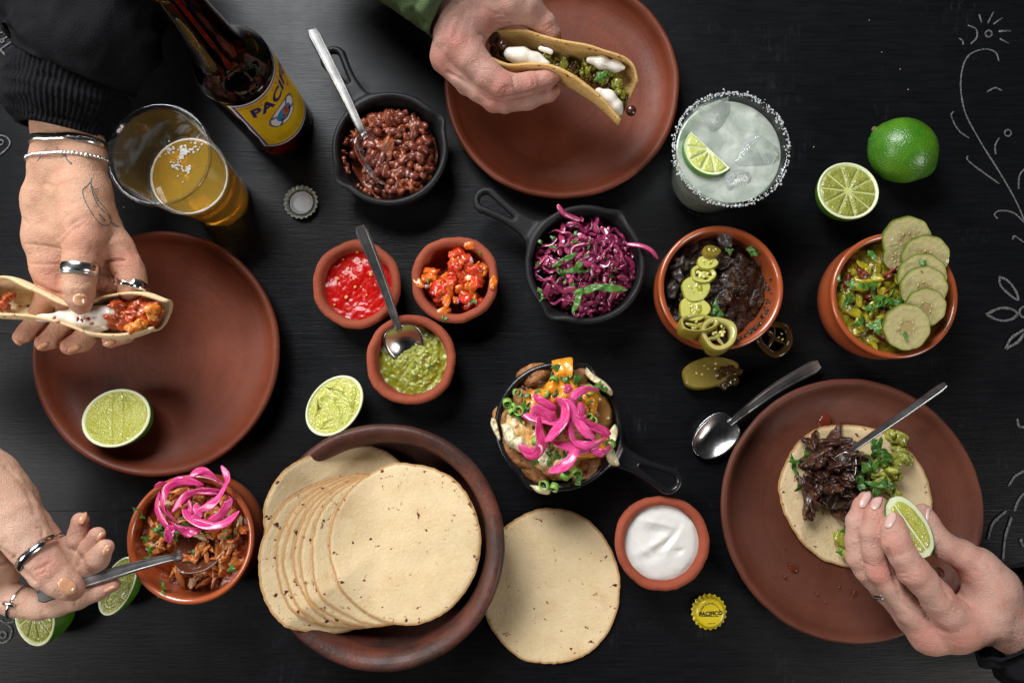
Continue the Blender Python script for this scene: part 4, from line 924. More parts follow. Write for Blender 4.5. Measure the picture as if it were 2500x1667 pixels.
# ================================================================== CABBAGE SLAW
c, R, ang = sk_slaw; t = thing('cabbage_slaw', c, 'glossy purple cabbage slaw with green herbs in the skillet', 'slaw')
def cab_mat():
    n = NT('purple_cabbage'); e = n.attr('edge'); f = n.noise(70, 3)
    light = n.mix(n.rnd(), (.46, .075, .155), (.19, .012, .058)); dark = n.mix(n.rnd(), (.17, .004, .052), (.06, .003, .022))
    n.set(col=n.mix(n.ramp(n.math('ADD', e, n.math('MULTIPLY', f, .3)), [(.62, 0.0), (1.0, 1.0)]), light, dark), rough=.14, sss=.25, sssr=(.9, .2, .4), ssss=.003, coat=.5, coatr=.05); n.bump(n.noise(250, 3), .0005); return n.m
M_cab = cab_mat(); Ri = R - .6
heap('bed', c, Ri, lambda x, y: 1.5 + .5 * fb(x, y, 4, 2), simple('dark_slaw_juice', (.03, .002, .012), None, .15), t, 20, 60, cone=1.0)
rg = random.Random(21)
def slaw_h(x, y): return 2.5 + 1.8 * max(0, 1 - (x * x + y * y) ** .8)
for k in range(165):
    a, r = rg.uniform(0, 6.28), math.sqrt(rg.uniform(0, .8)); x, y = r * math.cos(a) + .02, r * math.sin(a) - .04; th = rg.uniform(0, 6.28); L = rg.uniform(.25, .62); n_ = rg.randint(4, 6); cur = rg.uniform(-2.4, 2.4); lift = rg.uniform(-.9, .55) if k < 110 else rg.uniform(.2, .75); ct = []
    amp = rg.uniform(.3, 1.1)
    for j in range(n_):
        hh = slaw_h(x, y) + lift + rg.uniform(-.3, .3); q = min(1.0, .93 / max(.01, math.hypot(x, y))); ct.append(c + np.array([x * q * Ri, y * q * Ri, min(hh, 4.9)]) * .01); x += math.cos(th) * L / n_ * 1.6; y += math.sin(th) * L / n_ * 1.6; th += cur / n_ + amp * (1 if j % 2 else -1)
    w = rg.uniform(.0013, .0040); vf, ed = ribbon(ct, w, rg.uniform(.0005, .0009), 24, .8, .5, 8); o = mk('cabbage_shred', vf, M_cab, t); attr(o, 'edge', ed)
for pts in ([(1361, 500, 5.2), (1375, 520, 5), (1395, 530, 4.6), (1418, 538, 4.2)], [(1530, 596, 4.4), (1565, 600, 4.8), (1590, 612, 4.9), (1606, 632, 4.6)]):
    vf, ed = ribbon([P(*p) for p in pts], .0026, .0008, 24, .3, .5, 8); o = mk('cabbage_shred', vf, M_cab, t); attr(o, 'edge', ed)
herbs(t, [c + np.array([rg.gauss(-.1, .38) * Ri, rg.gauss(-.02, .36) * Ri, 4.25 + rg.uniform(-.3, .3)]) * .01 for k in range(46)], (.3, .75), tilt=.8)
for (x, y, a, s_) in ((1440, 706, .2, 1.5), (1485, 703, -.1, 1.6), (1410, 735, 1.2, 1.3), (1380, 634, .5, 1.2), (1415, 645, .9, 1.3), (1400, 660, .1, 1.0)): inst('herb_leaf', HERB[3 + int(x) % 3], t, P(x, y, 4.9), (U(-.3, .3), U(-.3, .3), a), s_)

# ================================================================== PINK PICKLED ONION
def onion_mat():
    n = NT('pickled_onion'); e = n.attr('edge'); f = n.noise(60, 3); v = n.noise(40, 3, .6, n.tc((1, 1, 1)))
    cv = n.new('ShaderNodeCombineXYZ'); n.l(n.attr('cross'), cv.inputs[0]); n.l(n.attr('along'), cv.inputs[1]); n.l(n.math('MULTIPLY', n.rnd(), 40.0), cv.inputs[2])
    mp_ = n.new('ShaderNodeMapping'); mp_.inputs['Scale'].default_value = (3.2, .8, 1); n.l(cv.outputs[0], mp_.inputs[0]); st = n.noise(1.6, 3, .6, mp_.outputs[0])
    c = n.mix(n.rnd(), (.72, .05, .25), (.58, .015, .15)); c = n.mix(n.ramp(st, [(.45, 0.0), (.72, .8)]), c, (.84, .24, .44)); c = n.mix(n.ramp(e, [(.80, 0.0), (1, .6)]), c, (.34, .006, .08))
    n.set(col=c, rough=n.ramp(f, [(.4, .16), (.6, .34)]), sss=.35, sssr=(1, .3, .5), ssss=.004, coat=.25, coatr=.1); n.bump(n.noise(160, 3), .0004); return n.m
M_onion = onion_mat()
def onions(parent, lst, ox, oy, s, z0, w, dz=.12):
    for k, st in enumerate(lst):
        m = len(st); ct = [P(ox + x * s, oy + y * s, z0 + dz * k * .5 + .5 * math.sin(math.pi * (i + .5) / m) + U(-.15, .15)) for i, (x, y) in enumerate(st)]
        if k % 2 == 0 and m > 2:
            vf, ed = ribbon([p + np.array([U(-.004, .004), U(-.004, .004), -.0015]) for p in ct], w * .45, w * .15, max(8, m * 8), 1.1, .14, 12); o = mk('onion_strip', vf, M_onion, parent); attr(o, 'edge', ed); mm = len(ed) // 12; attr(o, 'cross', np.tile(np.cos(np.arange(12) * math.pi / 6), mm)); attr(o, 'along', np.repeat(np.linspace(0, 4, mm), 12))
        L = max(8, m * 8); ud = np.array([U(-.9, .9), U(-.9, .9), 1.0]); vf, ed = ribbon(ct, w * U(.75, 1.25), w * .15, L, 1.1, .14, 12); o = mk('onion_strip', vf, M_onion, parent); attr(o, 'edge', ed); mm = len(ed) // 12; attr(o, 'cross', np.tile(np.cos(np.arange(12) * math.pi / 6), mm)); attr(o, 'along', np.repeat(np.linspace(0, 4, mm), 12))

# ================================================================== POTATO SKILLET
c, R, ang = sk_pot; t = thing('cheesy_potatoes', c, 'roast potatoes under melted cheese, scallions and herbs in the oiled skillet', 'potatoes')
M_pota = wet('roast_potato', (.25, .080, .020), (.46, .22, .07), (.07, .018, .007), .55, 95, .0018, 260, .05, .004, coat=.04); M_potf = wet('potato_flesh', (.40, .22, .06), (.30, .13, .03), None, .25, 60, .001, 150, .3)
q = lambda x, y, zz: P(1150 + x * .2679, 840 + y * .2679, zz)
for k, (x, y, zz, s, r) in enumerate([(570, 280, 3.6, (2.0, 1.25, 1.2), .35), (990, 260, 3.5, (1.2, 1.1, 1.0), .8), (1200, 620, 3.4, (1.2, 2.2, 1.2), .3), (1080, 1120, 3.6, (2.4, 1.3, 1.2), .75), (420, 1000, 3.5, (2.5, 1.2, 1.2), -.7), (560, 1180, 3.2, (2.2, 1.0, 1.0), -.6), (300, 700, 3.6, (1.1, 1.9, 1.1), .3), (700, 700, 3.2, (2.6, 2.6, 1.4), 0), (480, 480, 3.3, (1.6, 1.4, 1.2), 0), (1000, 850, 3.2, (1.8, 1.6, 1.3), .2)]):
    mk('potato_chunk', blob(q(x, y, zz - .35), np.array(s) * .0080, 4, .13, 1.3, k + 3, (U(-.2, .2), U(-.2, .2), r), 4), M_potf if k == 2 else M_pota, t)
heap('cheese_bed', c, R - .6, lambda x, y: 3.0 + .5 * gauss(x, y, 0, 0, .7) + .25 * fb(x, y, 4, 3) + .1 * fb(x, y, 12, 3), wet('oily_cheese_bed', (.50, .25, .06), (.62, .40, .14), (.24, .08, .02), .25, 60, .001, 180, .2), t, cone=1.0)
def cheese(name, outline, z0, m, th=.0025, seed=0, rg2=.3):
    p = np.array(outline, float); p = smoothprof(np.vstack([p, p[:1]]), 8)[:-1]; cc = p.mean(0); n = len(p); V = []; rings = 9
    for i in range(rings + 1):
        s = 1 - i / rings * .98; qq = cc + (p - cc) * s; zz = z0 + .35 + rg2 * fb(qq[:, 0] / 90, qq[:, 1] / 90, 1, seed) + .08 * fb(qq[:, 0] / 35, qq[:, 1] / 35, 1, seed + 3) + (.45 * (1 - s ** 5)) - (.6 if i == 0 else 0)
        V.append(np.array([q(a, b, h) for (a, b), h in zip(qq, zz)]))
    V = np.concatenate(V); F = [(i*n+j, (i+1)*n+j, (i+1)*n+(j+1) % n, i*n+(j+1) % n) for i in range(rings) for j in range(n)] + [tuple(rings*n+j for j in range(n))[::-1]]
    mk(name, (V, F), m, t)
M_ched = wet('melted_cheddar', (.76, .34, .022), (.74, .26, .018), (.60, .16, .015), .25, 50, .0008, 140, .3, .006, (1, .6, .1)); M_ched2 = wet('browned_cheese', (.74, .56, .28), (.68, .38, .11), (.36, .12, .03), .25, 55, .0010, 150, .3, .005)
M_white = wet('white_cheese', (.74, .66, .45), (.68, .57, .33), None, .25, 70, .0008, 160, .35, .006)
cheese('cheddar_sheet', [(735, 150), (830, 130), (925, 125), (915, 210), (930, 300), (1010, 390), (1150, 450), (1160, 520), (1130, 640), (1080, 680), (900, 600), (760, 520), (650, 420), (735, 290)], 5.0, M_ched, seed=1)
cheese('cheddar_sheet', [(450, 470), (560, 420), (700, 400), (800, 480), (760, 600), (640, 680), (520, 640), (470, 560)], 5.0, M_ched, seed=2)
cheese('browned_cheese', [(330, 640), (480, 650), (620, 720), (700, 850), (680, 1100), (600, 1130), (480, 960), (360, 900), (310, 780)], 4.8, M_ched2, seed=3)
cheese('cheddar_sheet', [(960, 940), (1100, 880), (1240, 850), (1260, 950), (1180, 1010), (1080, 1040), (960, 1030)], 4.9, M_ched, seed=4)
cheese('white_cheese', [(1050, 210), (1130, 280), (1230, 350), (1290, 430), (1270, 470), (1190, 400), (1090, 330), (1040, 270)], 4.5, M_white, seed=5)
cheese('white_cheese', [(1250, 800), (1310, 730), (1340, 790), (1320, 880), (1260, 1000), (1350, 1080), (1330, 1110), (1250, 1080), (1220, 960), (1260, 870)], 4.5, M_white, seed=6)
cheese('white_cheese', [(280, 740), (340, 760), (430, 850), (430, 950), (350, 930), (300, 860)], 4.7, M_white, seed=7)
cheese('white_cheese', [(270, 730), (340, 720), (450, 800), (520, 900), (480, 990), (400, 960), (320, 880)], 4.95, M_white, seed=17)
cheese('white_cheese', [(600, 960), (690, 930), (730, 1030), (710, 1110), (640, 1120), (590, 1050)], 4.95, M_white, seed=19)
cheese('white_cheese', [(185, 670), (225, 680), (250, 760), (270, 870), (240, 860), (180, 740)], 4.15, M_white, seed=8)
cheese('white_cheese', [(530, 1280), (640, 1290), (720, 1330), (700, 1370), (600, 1350)], 4.1, M_white, seed=9)
cheese('browned_cheese', [(760, 900), (900, 920), (980, 1010), (900, 1120), (780, 1150), (700, 1080)], 4.8, M_ched2, seed=10)
M_char = simple('charred_spot', (.03, .012, .006), (.07, .025, .01), .5, 200)
CH = chunk_set('charred_spot', 3, M_char, (.22, .16, .06), .3, 1.5, 2)
for (x, y) in ((520, 395), (640, 350), (740, 275), (710, 380), (700, 420), (970, 420), (975, 400), (1080, 590), (1075, 640), (570, 765), (655, 1015), (1090, 1050), (550, 510), (580, 530), (1030, 480), (860, 330), (930, 270), (600, 1020), (820, 370), (480, 400)): inst('charred_spot', rng.choice(CH), t, q(x, y, 5.5), (U(-.3, .3), U(-.3, .3), U(0, 6)), U(.6, 1.3))
def ring_mesh(k):
    n = 22; th = np.linspace(0, 2 * math.pi, n); r = .34 + .03 * k; pr = np.array([[r * math.cos(a) * (1 + .1 * math.sin(2 * a + k)), r * math.sin(a), 0] for a in th])
    out = np.vstack([pr, pr * .80, pr * .80 + [0, 0, .45], pr + [0, 0, .45]]) * .01; F = []
    for b in range(4):
        for j in range(n - 1): a0, a1 = b * n + j, b * n + j + 1; c0, c1 = ((b + 1) % 4) * n + j, ((b + 1) % 4) * n + j + 1; F.append((a0, a1, c1, c0))
    return meshdata('scallion_ring', out, F, M_scall)
SC = [ring_mesh(k) for k in range(3)]
for (x, y) in ((330, 520), (400, 570), (410, 440), (360, 600), (450, 600), (680, 1280), (770, 1280), (850, 1210), (960, 1150), (1080, 420), (1080, 680), (760, 310), (580, 880), (1280, 900), (700, 470), (1130, 700)): inst('scallion_ring', rng.choice(SC), t, q(x, y, 5.6 if y < 1150 else 4.8), (U(-.9, .9), U(-.9, .9), U(0, 6)), U(.85, 1.25))
herbs(t, [q(x, y, 5.7) for x, y in ((790, 215), (850, 320), (900, 290), (970, 310), (1170, 380), (1220, 410), (520, 470), (780, 420), (750, 440), (520, 590), (430, 660), (580, 1070), (700, 1050), (800, 1000), (830, 1040), (990, 500), (1050, 540), (980, 1230), (500, 570), (600, 440), (860, 460), (690, 1000), (740, 960))], (.55, 1.05))
on = thing('pickled_onion', c + [0, 0, .05], 'pink pickled onion strips piled on the cheesy potatoes', 'onion', 'heaps of pink pickled onion')
onions(on, [[(475, 640), (580, 670), (680, 690), (860, 750), (870, 870)], [(720, 880), (850, 920), (1000, 960), (1150, 930)], [(1280, 930), (1200, 985), (1090, 960)], [(1170, 420), (1050, 410), (930, 480), (950, 560)], [(575, 450), (620, 500), (720, 560), (780, 600)], [(1000, 530), (1010, 650), (1030, 690)],
    [(900, 370), (860, 450)], [(540, 590), (640, 600), (720, 650), (780, 660)], [(1240, 850), (1200, 790), (1060, 730), (900, 660)], [(620, 650), (625, 780), (640, 920), (560, 1000), (430, 920)], [(800, 500), (900, 560), (960, 680), (1050, 800), (1130, 850)], [(900, 680), (920, 820), (960, 900), (1100, 920), (1230, 860)], [(960, 900), (930, 1010), (850, 1110), (700, 1160)], [(770, 490), (850, 560), (850, 680), (760, 800), (670, 890)]], 1150, 840, .2679, 5.95, .0046)

# ================================================================== CHICKEN BOWL
c, R = gb_chicken; t = thing('shredded_chicken', c, 'orange shredded chicken in sauce in the glazed bowl with a spoon', 'chicken'); Ri = R - .62
q = lambda x, y, zz: P(x * .4253, 1000 + y * .4253, zz)
def chh(x, y): return 4.1 + .7 * gauss(x, y, -.1, .45, .6) + .35 * gauss(x, y, .6, -.1, .5) - 1.1 * gauss(x, y, .1, -.95, .5) - .8 * gauss(x, y, -.8, -.7, .5) + .22 * fb(x, y, 4, 3) + .12 * fb(x, y, 12, 3)
heap('sauce', c, Ri, chh, wet('chili_sauce', (.24, .035, .010), (.33, .065, .014), (.14, .018, .008), .2, 100, .0014, 220, .2), t)
M_ck = wet('sauced_chicken', (.58, .19, .035), (.66, .30, .08), (.42, .09, .018), .24, 70, .0010, 200, .25, .004, rv=(.46, .11, .02)); M_ckl = wet('pale_chicken', (.74, .54, .33), (.66, .40, .18), (.48, .17, .06), .4, 70, .001, 200, .25)
CK = chunk_set('chicken_shred', 4, M_ck, (1.05, .26, .22), .4, 1.8, 3) + chunk_set('chicken_shred', 3, M_ck, (.7, .5, .3), .4, 1.7, 3) + chunk_set('chicken_shred', 3, M_ckl, (.5, .38, .26), .45, 1.5, 3, .8)
def cpos(k):
    for _ in range(40):
        a, r = U(0, 6.28), math.sqrt(U(0, .9)); x, y = r * math.cos(a), r * math.sin(a)
        if y < -.72 or (x < -.35 and y < -.35) or (abs(x - .05) < .5 and abs(y + .13) < .14): continue
        break
    return c + np.array([x * Ri * .94, y * Ri * .94, chh(np.array([x]), np.array([y]))[0] + U(-.1, .35)]) * .01
pieces('chicken_shred', CK, 125, t, cpos, (.7, 1.45)); herbs(t, [q(x, y, 5.5) for x, y in ((815, 610), (785, 580), (910, 690), (1000, 680), (1060, 660), (930, 660), (835, 740), (1330, 910), (860, 800), (1075, 860), (1110, 820), (840, 855), (930, 1050), (935, 1000), (1300, 720))], (.45, .8))
herbs(t, [q(x, y, 5.8) for x, y in ((1000, 680), (1035, 645), (975, 700), (1050, 665))], (.9, 1.25), kinds=(0, 3))
on = thing('pickled_onion', c + [0, 0, .05], 'pink pickled onion rings heaped on the shredded chicken', 'onion', 'heaps of pink pickled onion')
onions(on, [[(970, 760), (975, 700), (1010, 640)], [(915, 470), (900, 560), (950, 660), (990, 700)], [(1160, 680), (1060, 700), (960, 640)], [(1080, 640), (1090, 560), (1060, 500)], [(1080, 400), (1140, 350), (1210, 365), (1265, 430)], [(960, 420), (920, 430), (905, 445)], [(1000, 640), (935, 560), (960, 450), (1060, 410), (1170, 430)], [(1190, 640), (1270, 600), (1315, 520), (1300, 490)], [(985, 590), (1060, 500), (1150, 465), (1270, 460)], [(1120, 540), (1140, 600), (1100, 640)],
    [(1045, 550), (1090, 620), (1180, 665), (1290, 650), (1375, 580)], [(1120, 590), (1230, 530), (1290, 440), (1305, 390), (1270, 320)]], 0, 1000, .4253, 5.7, .0040)

# ================================================================== DARK MEAT BOWL + JALAPENO
c, R = gb_beef; t = thing('dark_meat', c, 'nearly black braised meat in the glazed bowl', 'meat'); Ri = R - .62
def dh(x, y): return 2.5 + 1.3 * gauss(x, y, -.15, .2, .85) - 1.0 * gauss(x, y, .75, -.6, .45) - .9 * gauss(x, y, .2, -.95, .4) + .3 * fb(x, y, 2.6, 3) + .2 * fb(x, y, 7, 1) + .1 * fb(x, y, 18, 1)
M_meat = wet('dark_braised_meat', (.022, .010, .006), (.052, .025, .013), (.11, .05, .022), .26, 75, .0018, 240, .05, .003, coat=.45); heap('braise', c, Ri, dh, M_meat, t)
M_meatg = wet('greyish_meat', (.050, .037, .036), (.085, .064, .058), (.035, .02, .016), .3, 70, .0015, 220, .05)
MT = chunk_set('meat_chunk', 5, M_meat, (1.2, .8, .42), .42, 1.7, 4, 1.0, 3); MTG = chunk_set('meat_chunk', 2, M_meatg, (.8, .6, .45), .45, 1.6, 3)
def mp(k):
    a, r = U(0, 6.28), math.sqrt(U(0, .85)); x, y = r * math.cos(a), r * math.sin(a)
    if x > .35 and y < -.3: return None
    return c + np.array([x * Ri * .93, y * Ri * .93, dh(np.array([x]), np.array([y]))[0] + U(-.15, .15)]) * .01
pieces('meat_chunk', MT, 30, t, mp, (.55, 1.1), flatness=.15)
for (x, y) in ((1661, 648), (1652, 668), (1640, 705), (1768, 585), (1740, 700), (1660, 640)): inst('meat_chunk', rng.choice(MTG), t, P(x, y, 4.0), (U(0, 3), U(0, 3), U(0, 6)), 1.1)
parts = [blob(c + np.array([(R - .62) * math.cos(a), (R - .62) * math.sin(a), zz]) * .01, (U(.0006, .0024), U(.0006, .0024), U(.0006, .003)), 2, .5, 2, k) for k, (a, zz) in enumerate((U(-1.5, .5), U(2.2, 4.6)) for _ in range(60))]
mk('sauce_smear', join(*parts), M_meat, t, kind='stuff')
herbs(t, [P(x, y, 4.7) for x, y in ((1782, 614), (1842, 618), (1837, 607), (1745, 750), (1760, 770), (1735, 775), (1752, 760))], (.55, .9))
def jal_mat(name, c1, c2, c3=None):
    n = NT(name); c = n.mix(n.noise(70, 4), c1, c2)
    if c3: c = n.mix(n.ramp(n.noise(45, 4, .6), [(.58, 0.0), (.7, 1.0)]), c, c3)
    n.set(col=c, rough=.14, sss=.4, sssr=(.6, .6, .1), ssss=.005, coat=.5, coatr=.06); n.bump(n.noise(220, 3), .0005); return n.m
M_js = jal_mat('jalapeno_skin', (.26, .25, .020), (.34, .31, .035)); M_jo = jal_mat('olive_jalapeno_skin', (.18, .135, .018), (.25, .18, .02), (.09, .03, .01)); M_jf = jal_mat('jalapeno_flesh', (.46, .46, .09), (.56, .53, .16)); M_jd = jal_mat('burnt_and_shaded_jalapeno', (.035, .014, .008), (.10, .06, .012)); M_jseed = simple('jalapeno_seed', (.72, .62, .22), None, .3, sss=.3)
def jalapeno(px, py, zz, ra, rb, ang, nrm, label, solid=False, ms=M_js, mf=M_jf, th=.35, lobes=3, seeds=6, hole=.66):
    s = S(px, py, zz); B = basis(nrm, ang); c = P(px, py, zz); a_, b_ = ra * s, rb * s; X = lambda V: (np.asarray(V) * [a_, b_, .01]) @ B.T + c
    t = thing('jalapeno_slice', c * [1, 1, 0], label, 'jalapeno slice', 'jalapeno slices'); seg = 60; A = np.arange(seg) * 2 * math.pi / seg; wv = 1 + .05 * np.cos(lobes * A + ang) + .02 * np.cos(5 * A)
    def rings(pr): return (X(np.concatenate([np.column_stack([r * wv * np.cos(A), r * wv * np.sin(A), A * 0 + h]) for r, h in pr])), [(i*seg+j, i*seg+(j+1) % seg, (i+1)*seg+(j+1) % seg, (i+1)*seg+j) for i in range(len(pr)-1) for j in range(seg)])
    mk('skin', rings([(.90, -th), (.97, -th * .85), (1.0, -th * .3), (1.0, th * .3), (.97, th * .9), (.93, th)]), ms, t)
    fl = [(.935, th * .985), (.88, th * 1.02), (hole + .06, th * .98), (hole, th * .7), (hole - .01, -th * .8), (.90, -th)] if not solid else [(.935, th * .985), (.85, th * 1.02), (.6, th * .92), (.3, th * .86), (.01, th * .9)]
    mk('flesh', rings(fl), mf, t)
    if not solid:
        for k in range(2):
            a = ang + k * 1.9 + .4; pts = [np.array([hole * math.cos(a) * 1.05, hole * math.sin(a) * 1.05, 0]), np.array([.1 * U(-1, 1), .1 * U(-1, 1), .1]), np.array([-hole * math.cos(a + .5) * 1.05, -hole * math.sin(a + .5) * 1.05, 0])]
            mk('membrane', tube(X(spline(pts, 12)), [.0012, .0014, .0018, .002, .0022, .0024, .0022, .002, .0018, .0016, .0014, .0013, .0012][:len(spline(pts, 12))], 8), mf, t)
    if solid and seeds != 7:
        for sg in (-1, 1):
            V_, F_ = pad([(.12 * sg + .30 * sg * (1 + math.cos(a)) * .5 + .10 * math.cos(a), .52 * math.sin(a)) for a in np.linspace(0, 2 * math.pi, 18, endpoint=False)], .04, 3); V_[:, 2] += th * .93; mk('seed_pocket', (X(V_), F_), ms, t)
    for k in range(seeds):
        a, r = U(0, 6.28), U(.15, .5); p = X(np.array([[r * math.cos(a), r * math.sin(a), th * (.95 if solid else .6)]]))[0]; mk('seed', blob(p, (.0014, .0011, .0005), 2, .1, 1, k, (U(-.5, .5), U(-.5, .5), U(0, 6))), M_jseed, t)
    return t
jalapeno(1735, 617, 5.0, 23, 17, .2, (.2, .5, 1), 'tiny brownish jalapeno end at the top of the row on the dark meat', True, M_jo, M_jo, seeds=2)
jalapeno(1725, 645, 5.0, 26, 19, 0, (0, .35, 1), 'small yellow-green jalapeno slice, second in the row on the dark meat', True, seeds=4)
jalapeno(1715, 672, 5.15, 31, 25, 0, (0, .3, 1), 'green jalapeno ring with an open middle, third in the row on the dark meat', seeds=6)
jalapeno(1697, 707, 5.2, 35, 33, .3, (-.05, .12, 1), 'round jalapeno slice with a browned corner in the middle of the row', True, M_js, jal_mat('browned_jalapeno_flesh', (.44, .45, .10), (.52, .50, .16), (.38, .16, .03)), seeds=5)
jalapeno(1694, 756, 5.35, 38, 33, 0, (-.05, .2, 1), 'large round pale jalapeno slice above the bowl rim', True, M_js, seeds=8)
jalapeno(1700, 798, 5.75, 51, 27, .15, (.1, .55, 1), 'oblique olive jalapeno slice lying across the bowl rim', False, M_jo, jal_mat('olive_jalapeno_flesh', (.34, .30, .06), (.42, .36, .10)), th=.7, hole=.75, seeds=2)
jalapeno(1750, 820, 5.7, 47, 45, .6, (.05, .3, 1), 'big jalapeno ring hanging over the rim of the dark meat bowl', False, M_jo, jal_mat('pale_jalapeno_flesh', (.40, .37, .10), (.50, .44, .16)), th=.75, seeds=9)
jalapeno(1730, 910, .75, 70, 38, .25, (-.05, .2, 1), 'long jalapeno slice with a charred end lying on the table', True, M_jo, jal_mat('charred_jalapeno_flesh', (.20, .16, .03), (.28, .22, .05), (.05, .015, .008)), th=.5, seeds=7)
for x_, y_, s_ in ((1776, 922, .0105), (1784, 906, .0085), (1764, 934, .008), (1766, 908, .006)): mk('charred_end', blob(P(x_, y_, 1.15), (s_, s_ * .7, .0032), 3, .35, 2, x_), M_jd, [o for o in bpy.data.objects if o.get('label', '').startswith('long jalapeno')][0])
jalapeno(1889, 826, .5, 44, 47, .9, (0, .1, 1), 'dark jalapeno ring lying on the table in the shade of the dark meat bowl', False, M_jd, M_jd, th=.35, seeds=5)  # shade beside the bowl is put into this ring's dark colour

# ================================================================== PICKLE BOWL
c, R = gb_pickle; t = thing('green_sauced_meat', c, 'stewed meat under yellow-green sauce and herbs in the glazed bowl', 'stew'); Ri = R - .62
def gh(x, y): return 3.9 + .7 * gauss(x, y, -.35, .1, .8) + .2 * fb(x, y, 3, 7) + .16 * fb(x, y, 9, 2)
heap('sauce', c, Ri, gh, wet('green_chile_sauce', (.24, .19, .012), (.34, .27, .018), (.12, .055, .010), .12, 70, .0014, 200, .2, coat=.6), t)
DR = chunk_set('sauce_dollop', 4, wet('yellow_green_sauce', (.44, .36, .02), (.34, .30, .02), None, .1, 60, .0008, 200, .35, coat=.6), (.75, .42, .25), .4, 1.4, 3); RM = chunk_set('meat_shred', 3, wet('red_meat_shred', (.20, .035, .016), (.12, .02, .010), None, .2, 60, .001, 200, .1), (.75, .3, .25), .5, 1.6, 3)
def gp(k): a, r = U(0, 6.28), math.sqrt(U(0, .75)); x, y = -.25 + .75 * r * math.cos(a), .0 + .95 * r * math.sin(a); return c + np.array([x * Ri * .95, y * Ri * .95, gh(np.array([x]), np.array([y]))[0] + U(.05, .3)]) * .01
pieces('sauce_dollop', DR, 46, t, gp, (.6, 1.2), flatness=.15); pieces('meat_shred', RM, 26, t, gp, (.7, 1.3), flatness=.4)
herbs(t, [P(1580 + x * .459, 180 + y * .459, 5.5) for x, y in ((1085, 1120), (1060, 1190), (1010, 1100), (1200, 1130), (1225, 1200), (1190, 1250), (1265, 1210), (1300, 1180), (1335, 1220), (1310, 1260), (1240, 1230), (1215, 1345), (1130, 1320), (1080, 1200), (1150, 1130), (1200, 960), (1175, 1250), (1340, 1200))], (.6, 1.1))
def cuc_mat():
    n = NT('cucumber_flesh'); e = n.attr('rr'); f = n.noise(110, 4)
    core = n.ramp(n.math('ADD', e, n.math('MULTIPLY', f, .16)), [(.28, 0.0), (.55, 1.0)]); c = n.mix(core, (.38, .29, .125), (.46, .40, .19)); c = n.mix(n.ramp(e, [(.86, 0.0), (.97, 1.0)]), c, (.27, .29, .07))
    n.set(col=c, rough=.14, sss=.55, sssr=(.7, .6, .3), ssss=.004, coat=.6, coatr=.05); n.bump(n.math('ADD', n.noise(90, 4), n.math('MULTIPLY', n.voro(200), .5)), .0012); return n.m
M_cuc = cuc_mat(); M_cucs = jal_mat('cucumber_skin', (.06, .10, .010), (.13, .16, .015))
def cucumber(px, py, zz, r, nrm, label, k):
    s = S(px, py, zz) * r; B = basis(nrm, .3 * k); c = P(px, py, zz); seg = 64; A = np.arange(seg) * 2 * math.pi / seg; wv = 1 + .018 * np.cos(9 * A + k) + .02 * np.cos(2 * A + k); t = thing('cucumber_slice', c * [1, 1, 0], label, 'cucumber slice', 'pickled cucumber slices')
    bend = lambda V: V + np.column_stack([V[:, 0] * 0, V[:, 0] * 0, .9 * (V[:, 0] / .01) ** 2 * .00006 * (1 if k % 2 else -1)])
    X = lambda V: bend(np.asarray(V)) @ B.T + c; th = .0021
    def rings(pr): return (X(np.concatenate([np.column_stack([r_ * s * wv * np.cos(A), r_ * s * wv * np.sin(A), A * 0 + h]) for r_, h in pr])), [(i*seg+j, i*seg+(j+1) % seg, (i+1)*seg+(j+1) % seg, (i+1)*seg+j) for i in range(len(pr)-1) for j in range(seg)])
    pr = [(.95, -th), (.0, -th)][::-1] + []; top = [(.965, th), (.9, th * 1.05), (.7, th), (.5, th * .8), (.35, th * .9), (.2, th * .7), (.005, th * .9)]; o = mk('flesh', rings(top), M_cuc, t); attr(o, 'rr', np.repeat([p[0] for p in top], seg))
    mk('skin', rings([(.02, -th), (.95, -th), (.99, -th * .7), (1.0, 0), (.99, th * .7), (.96, th)]), M_cucs, t)
    for j in range(7):
        a = j * .9 + k; rr_ = .30 * s; mk('seed', blob(X(np.array([[rr_ * math.cos(a), rr_ * math.sin(a), th * .9]]))[0], (.0018, .0008, .0004), 2, .1, 1, j, (0, 0, a)), simple('cucumber_seed', (.46, .37, .18), None, .25, sss=.4), t)
for k, (x, y, zz, r, n_, lab) in enumerate([(2186, 628, 5.1, 32, (0, -.3, 1), 'small cucumber slice tucked at the left of the fanned cucumber row'), (2212, 584, 5.6, 57, (-.1, -.35, 1), 'topmost cucumber slice of the row, reaching past the bowl rim'), (2258, 627, 5.9, 55, (-.2, -.42, 1), 'second cucumber slice from the top of the row, with a ragged right edge'), (2250, 674, 6.1, 56, (-.25, -.3, 1), 'third cucumber slice from the top of the row, mostly covered'),
        (2254, 704, 6.3, 55, (-.2, -.3, 1), 'fourth cucumber slice from the top, in the middle of the row'), (2258, 750, 6.5, 48, (-.2, -.35, 1), 'fifth cucumber slice from the top of the row'), (2212, 798, 6.6, 57, (-.1, -.2, 1), 'lowest cucumber slice of the row, lying wholly uncovered on top')]): cucumber(x, y, zz, r, n_, lab, k)
herbs(t, [P(2255, 642, 6.9), P(2256, 660, 6.8), P(2210, 818, 6.9)], (.6, .9), kinds=(6, 9), tilt=.2)

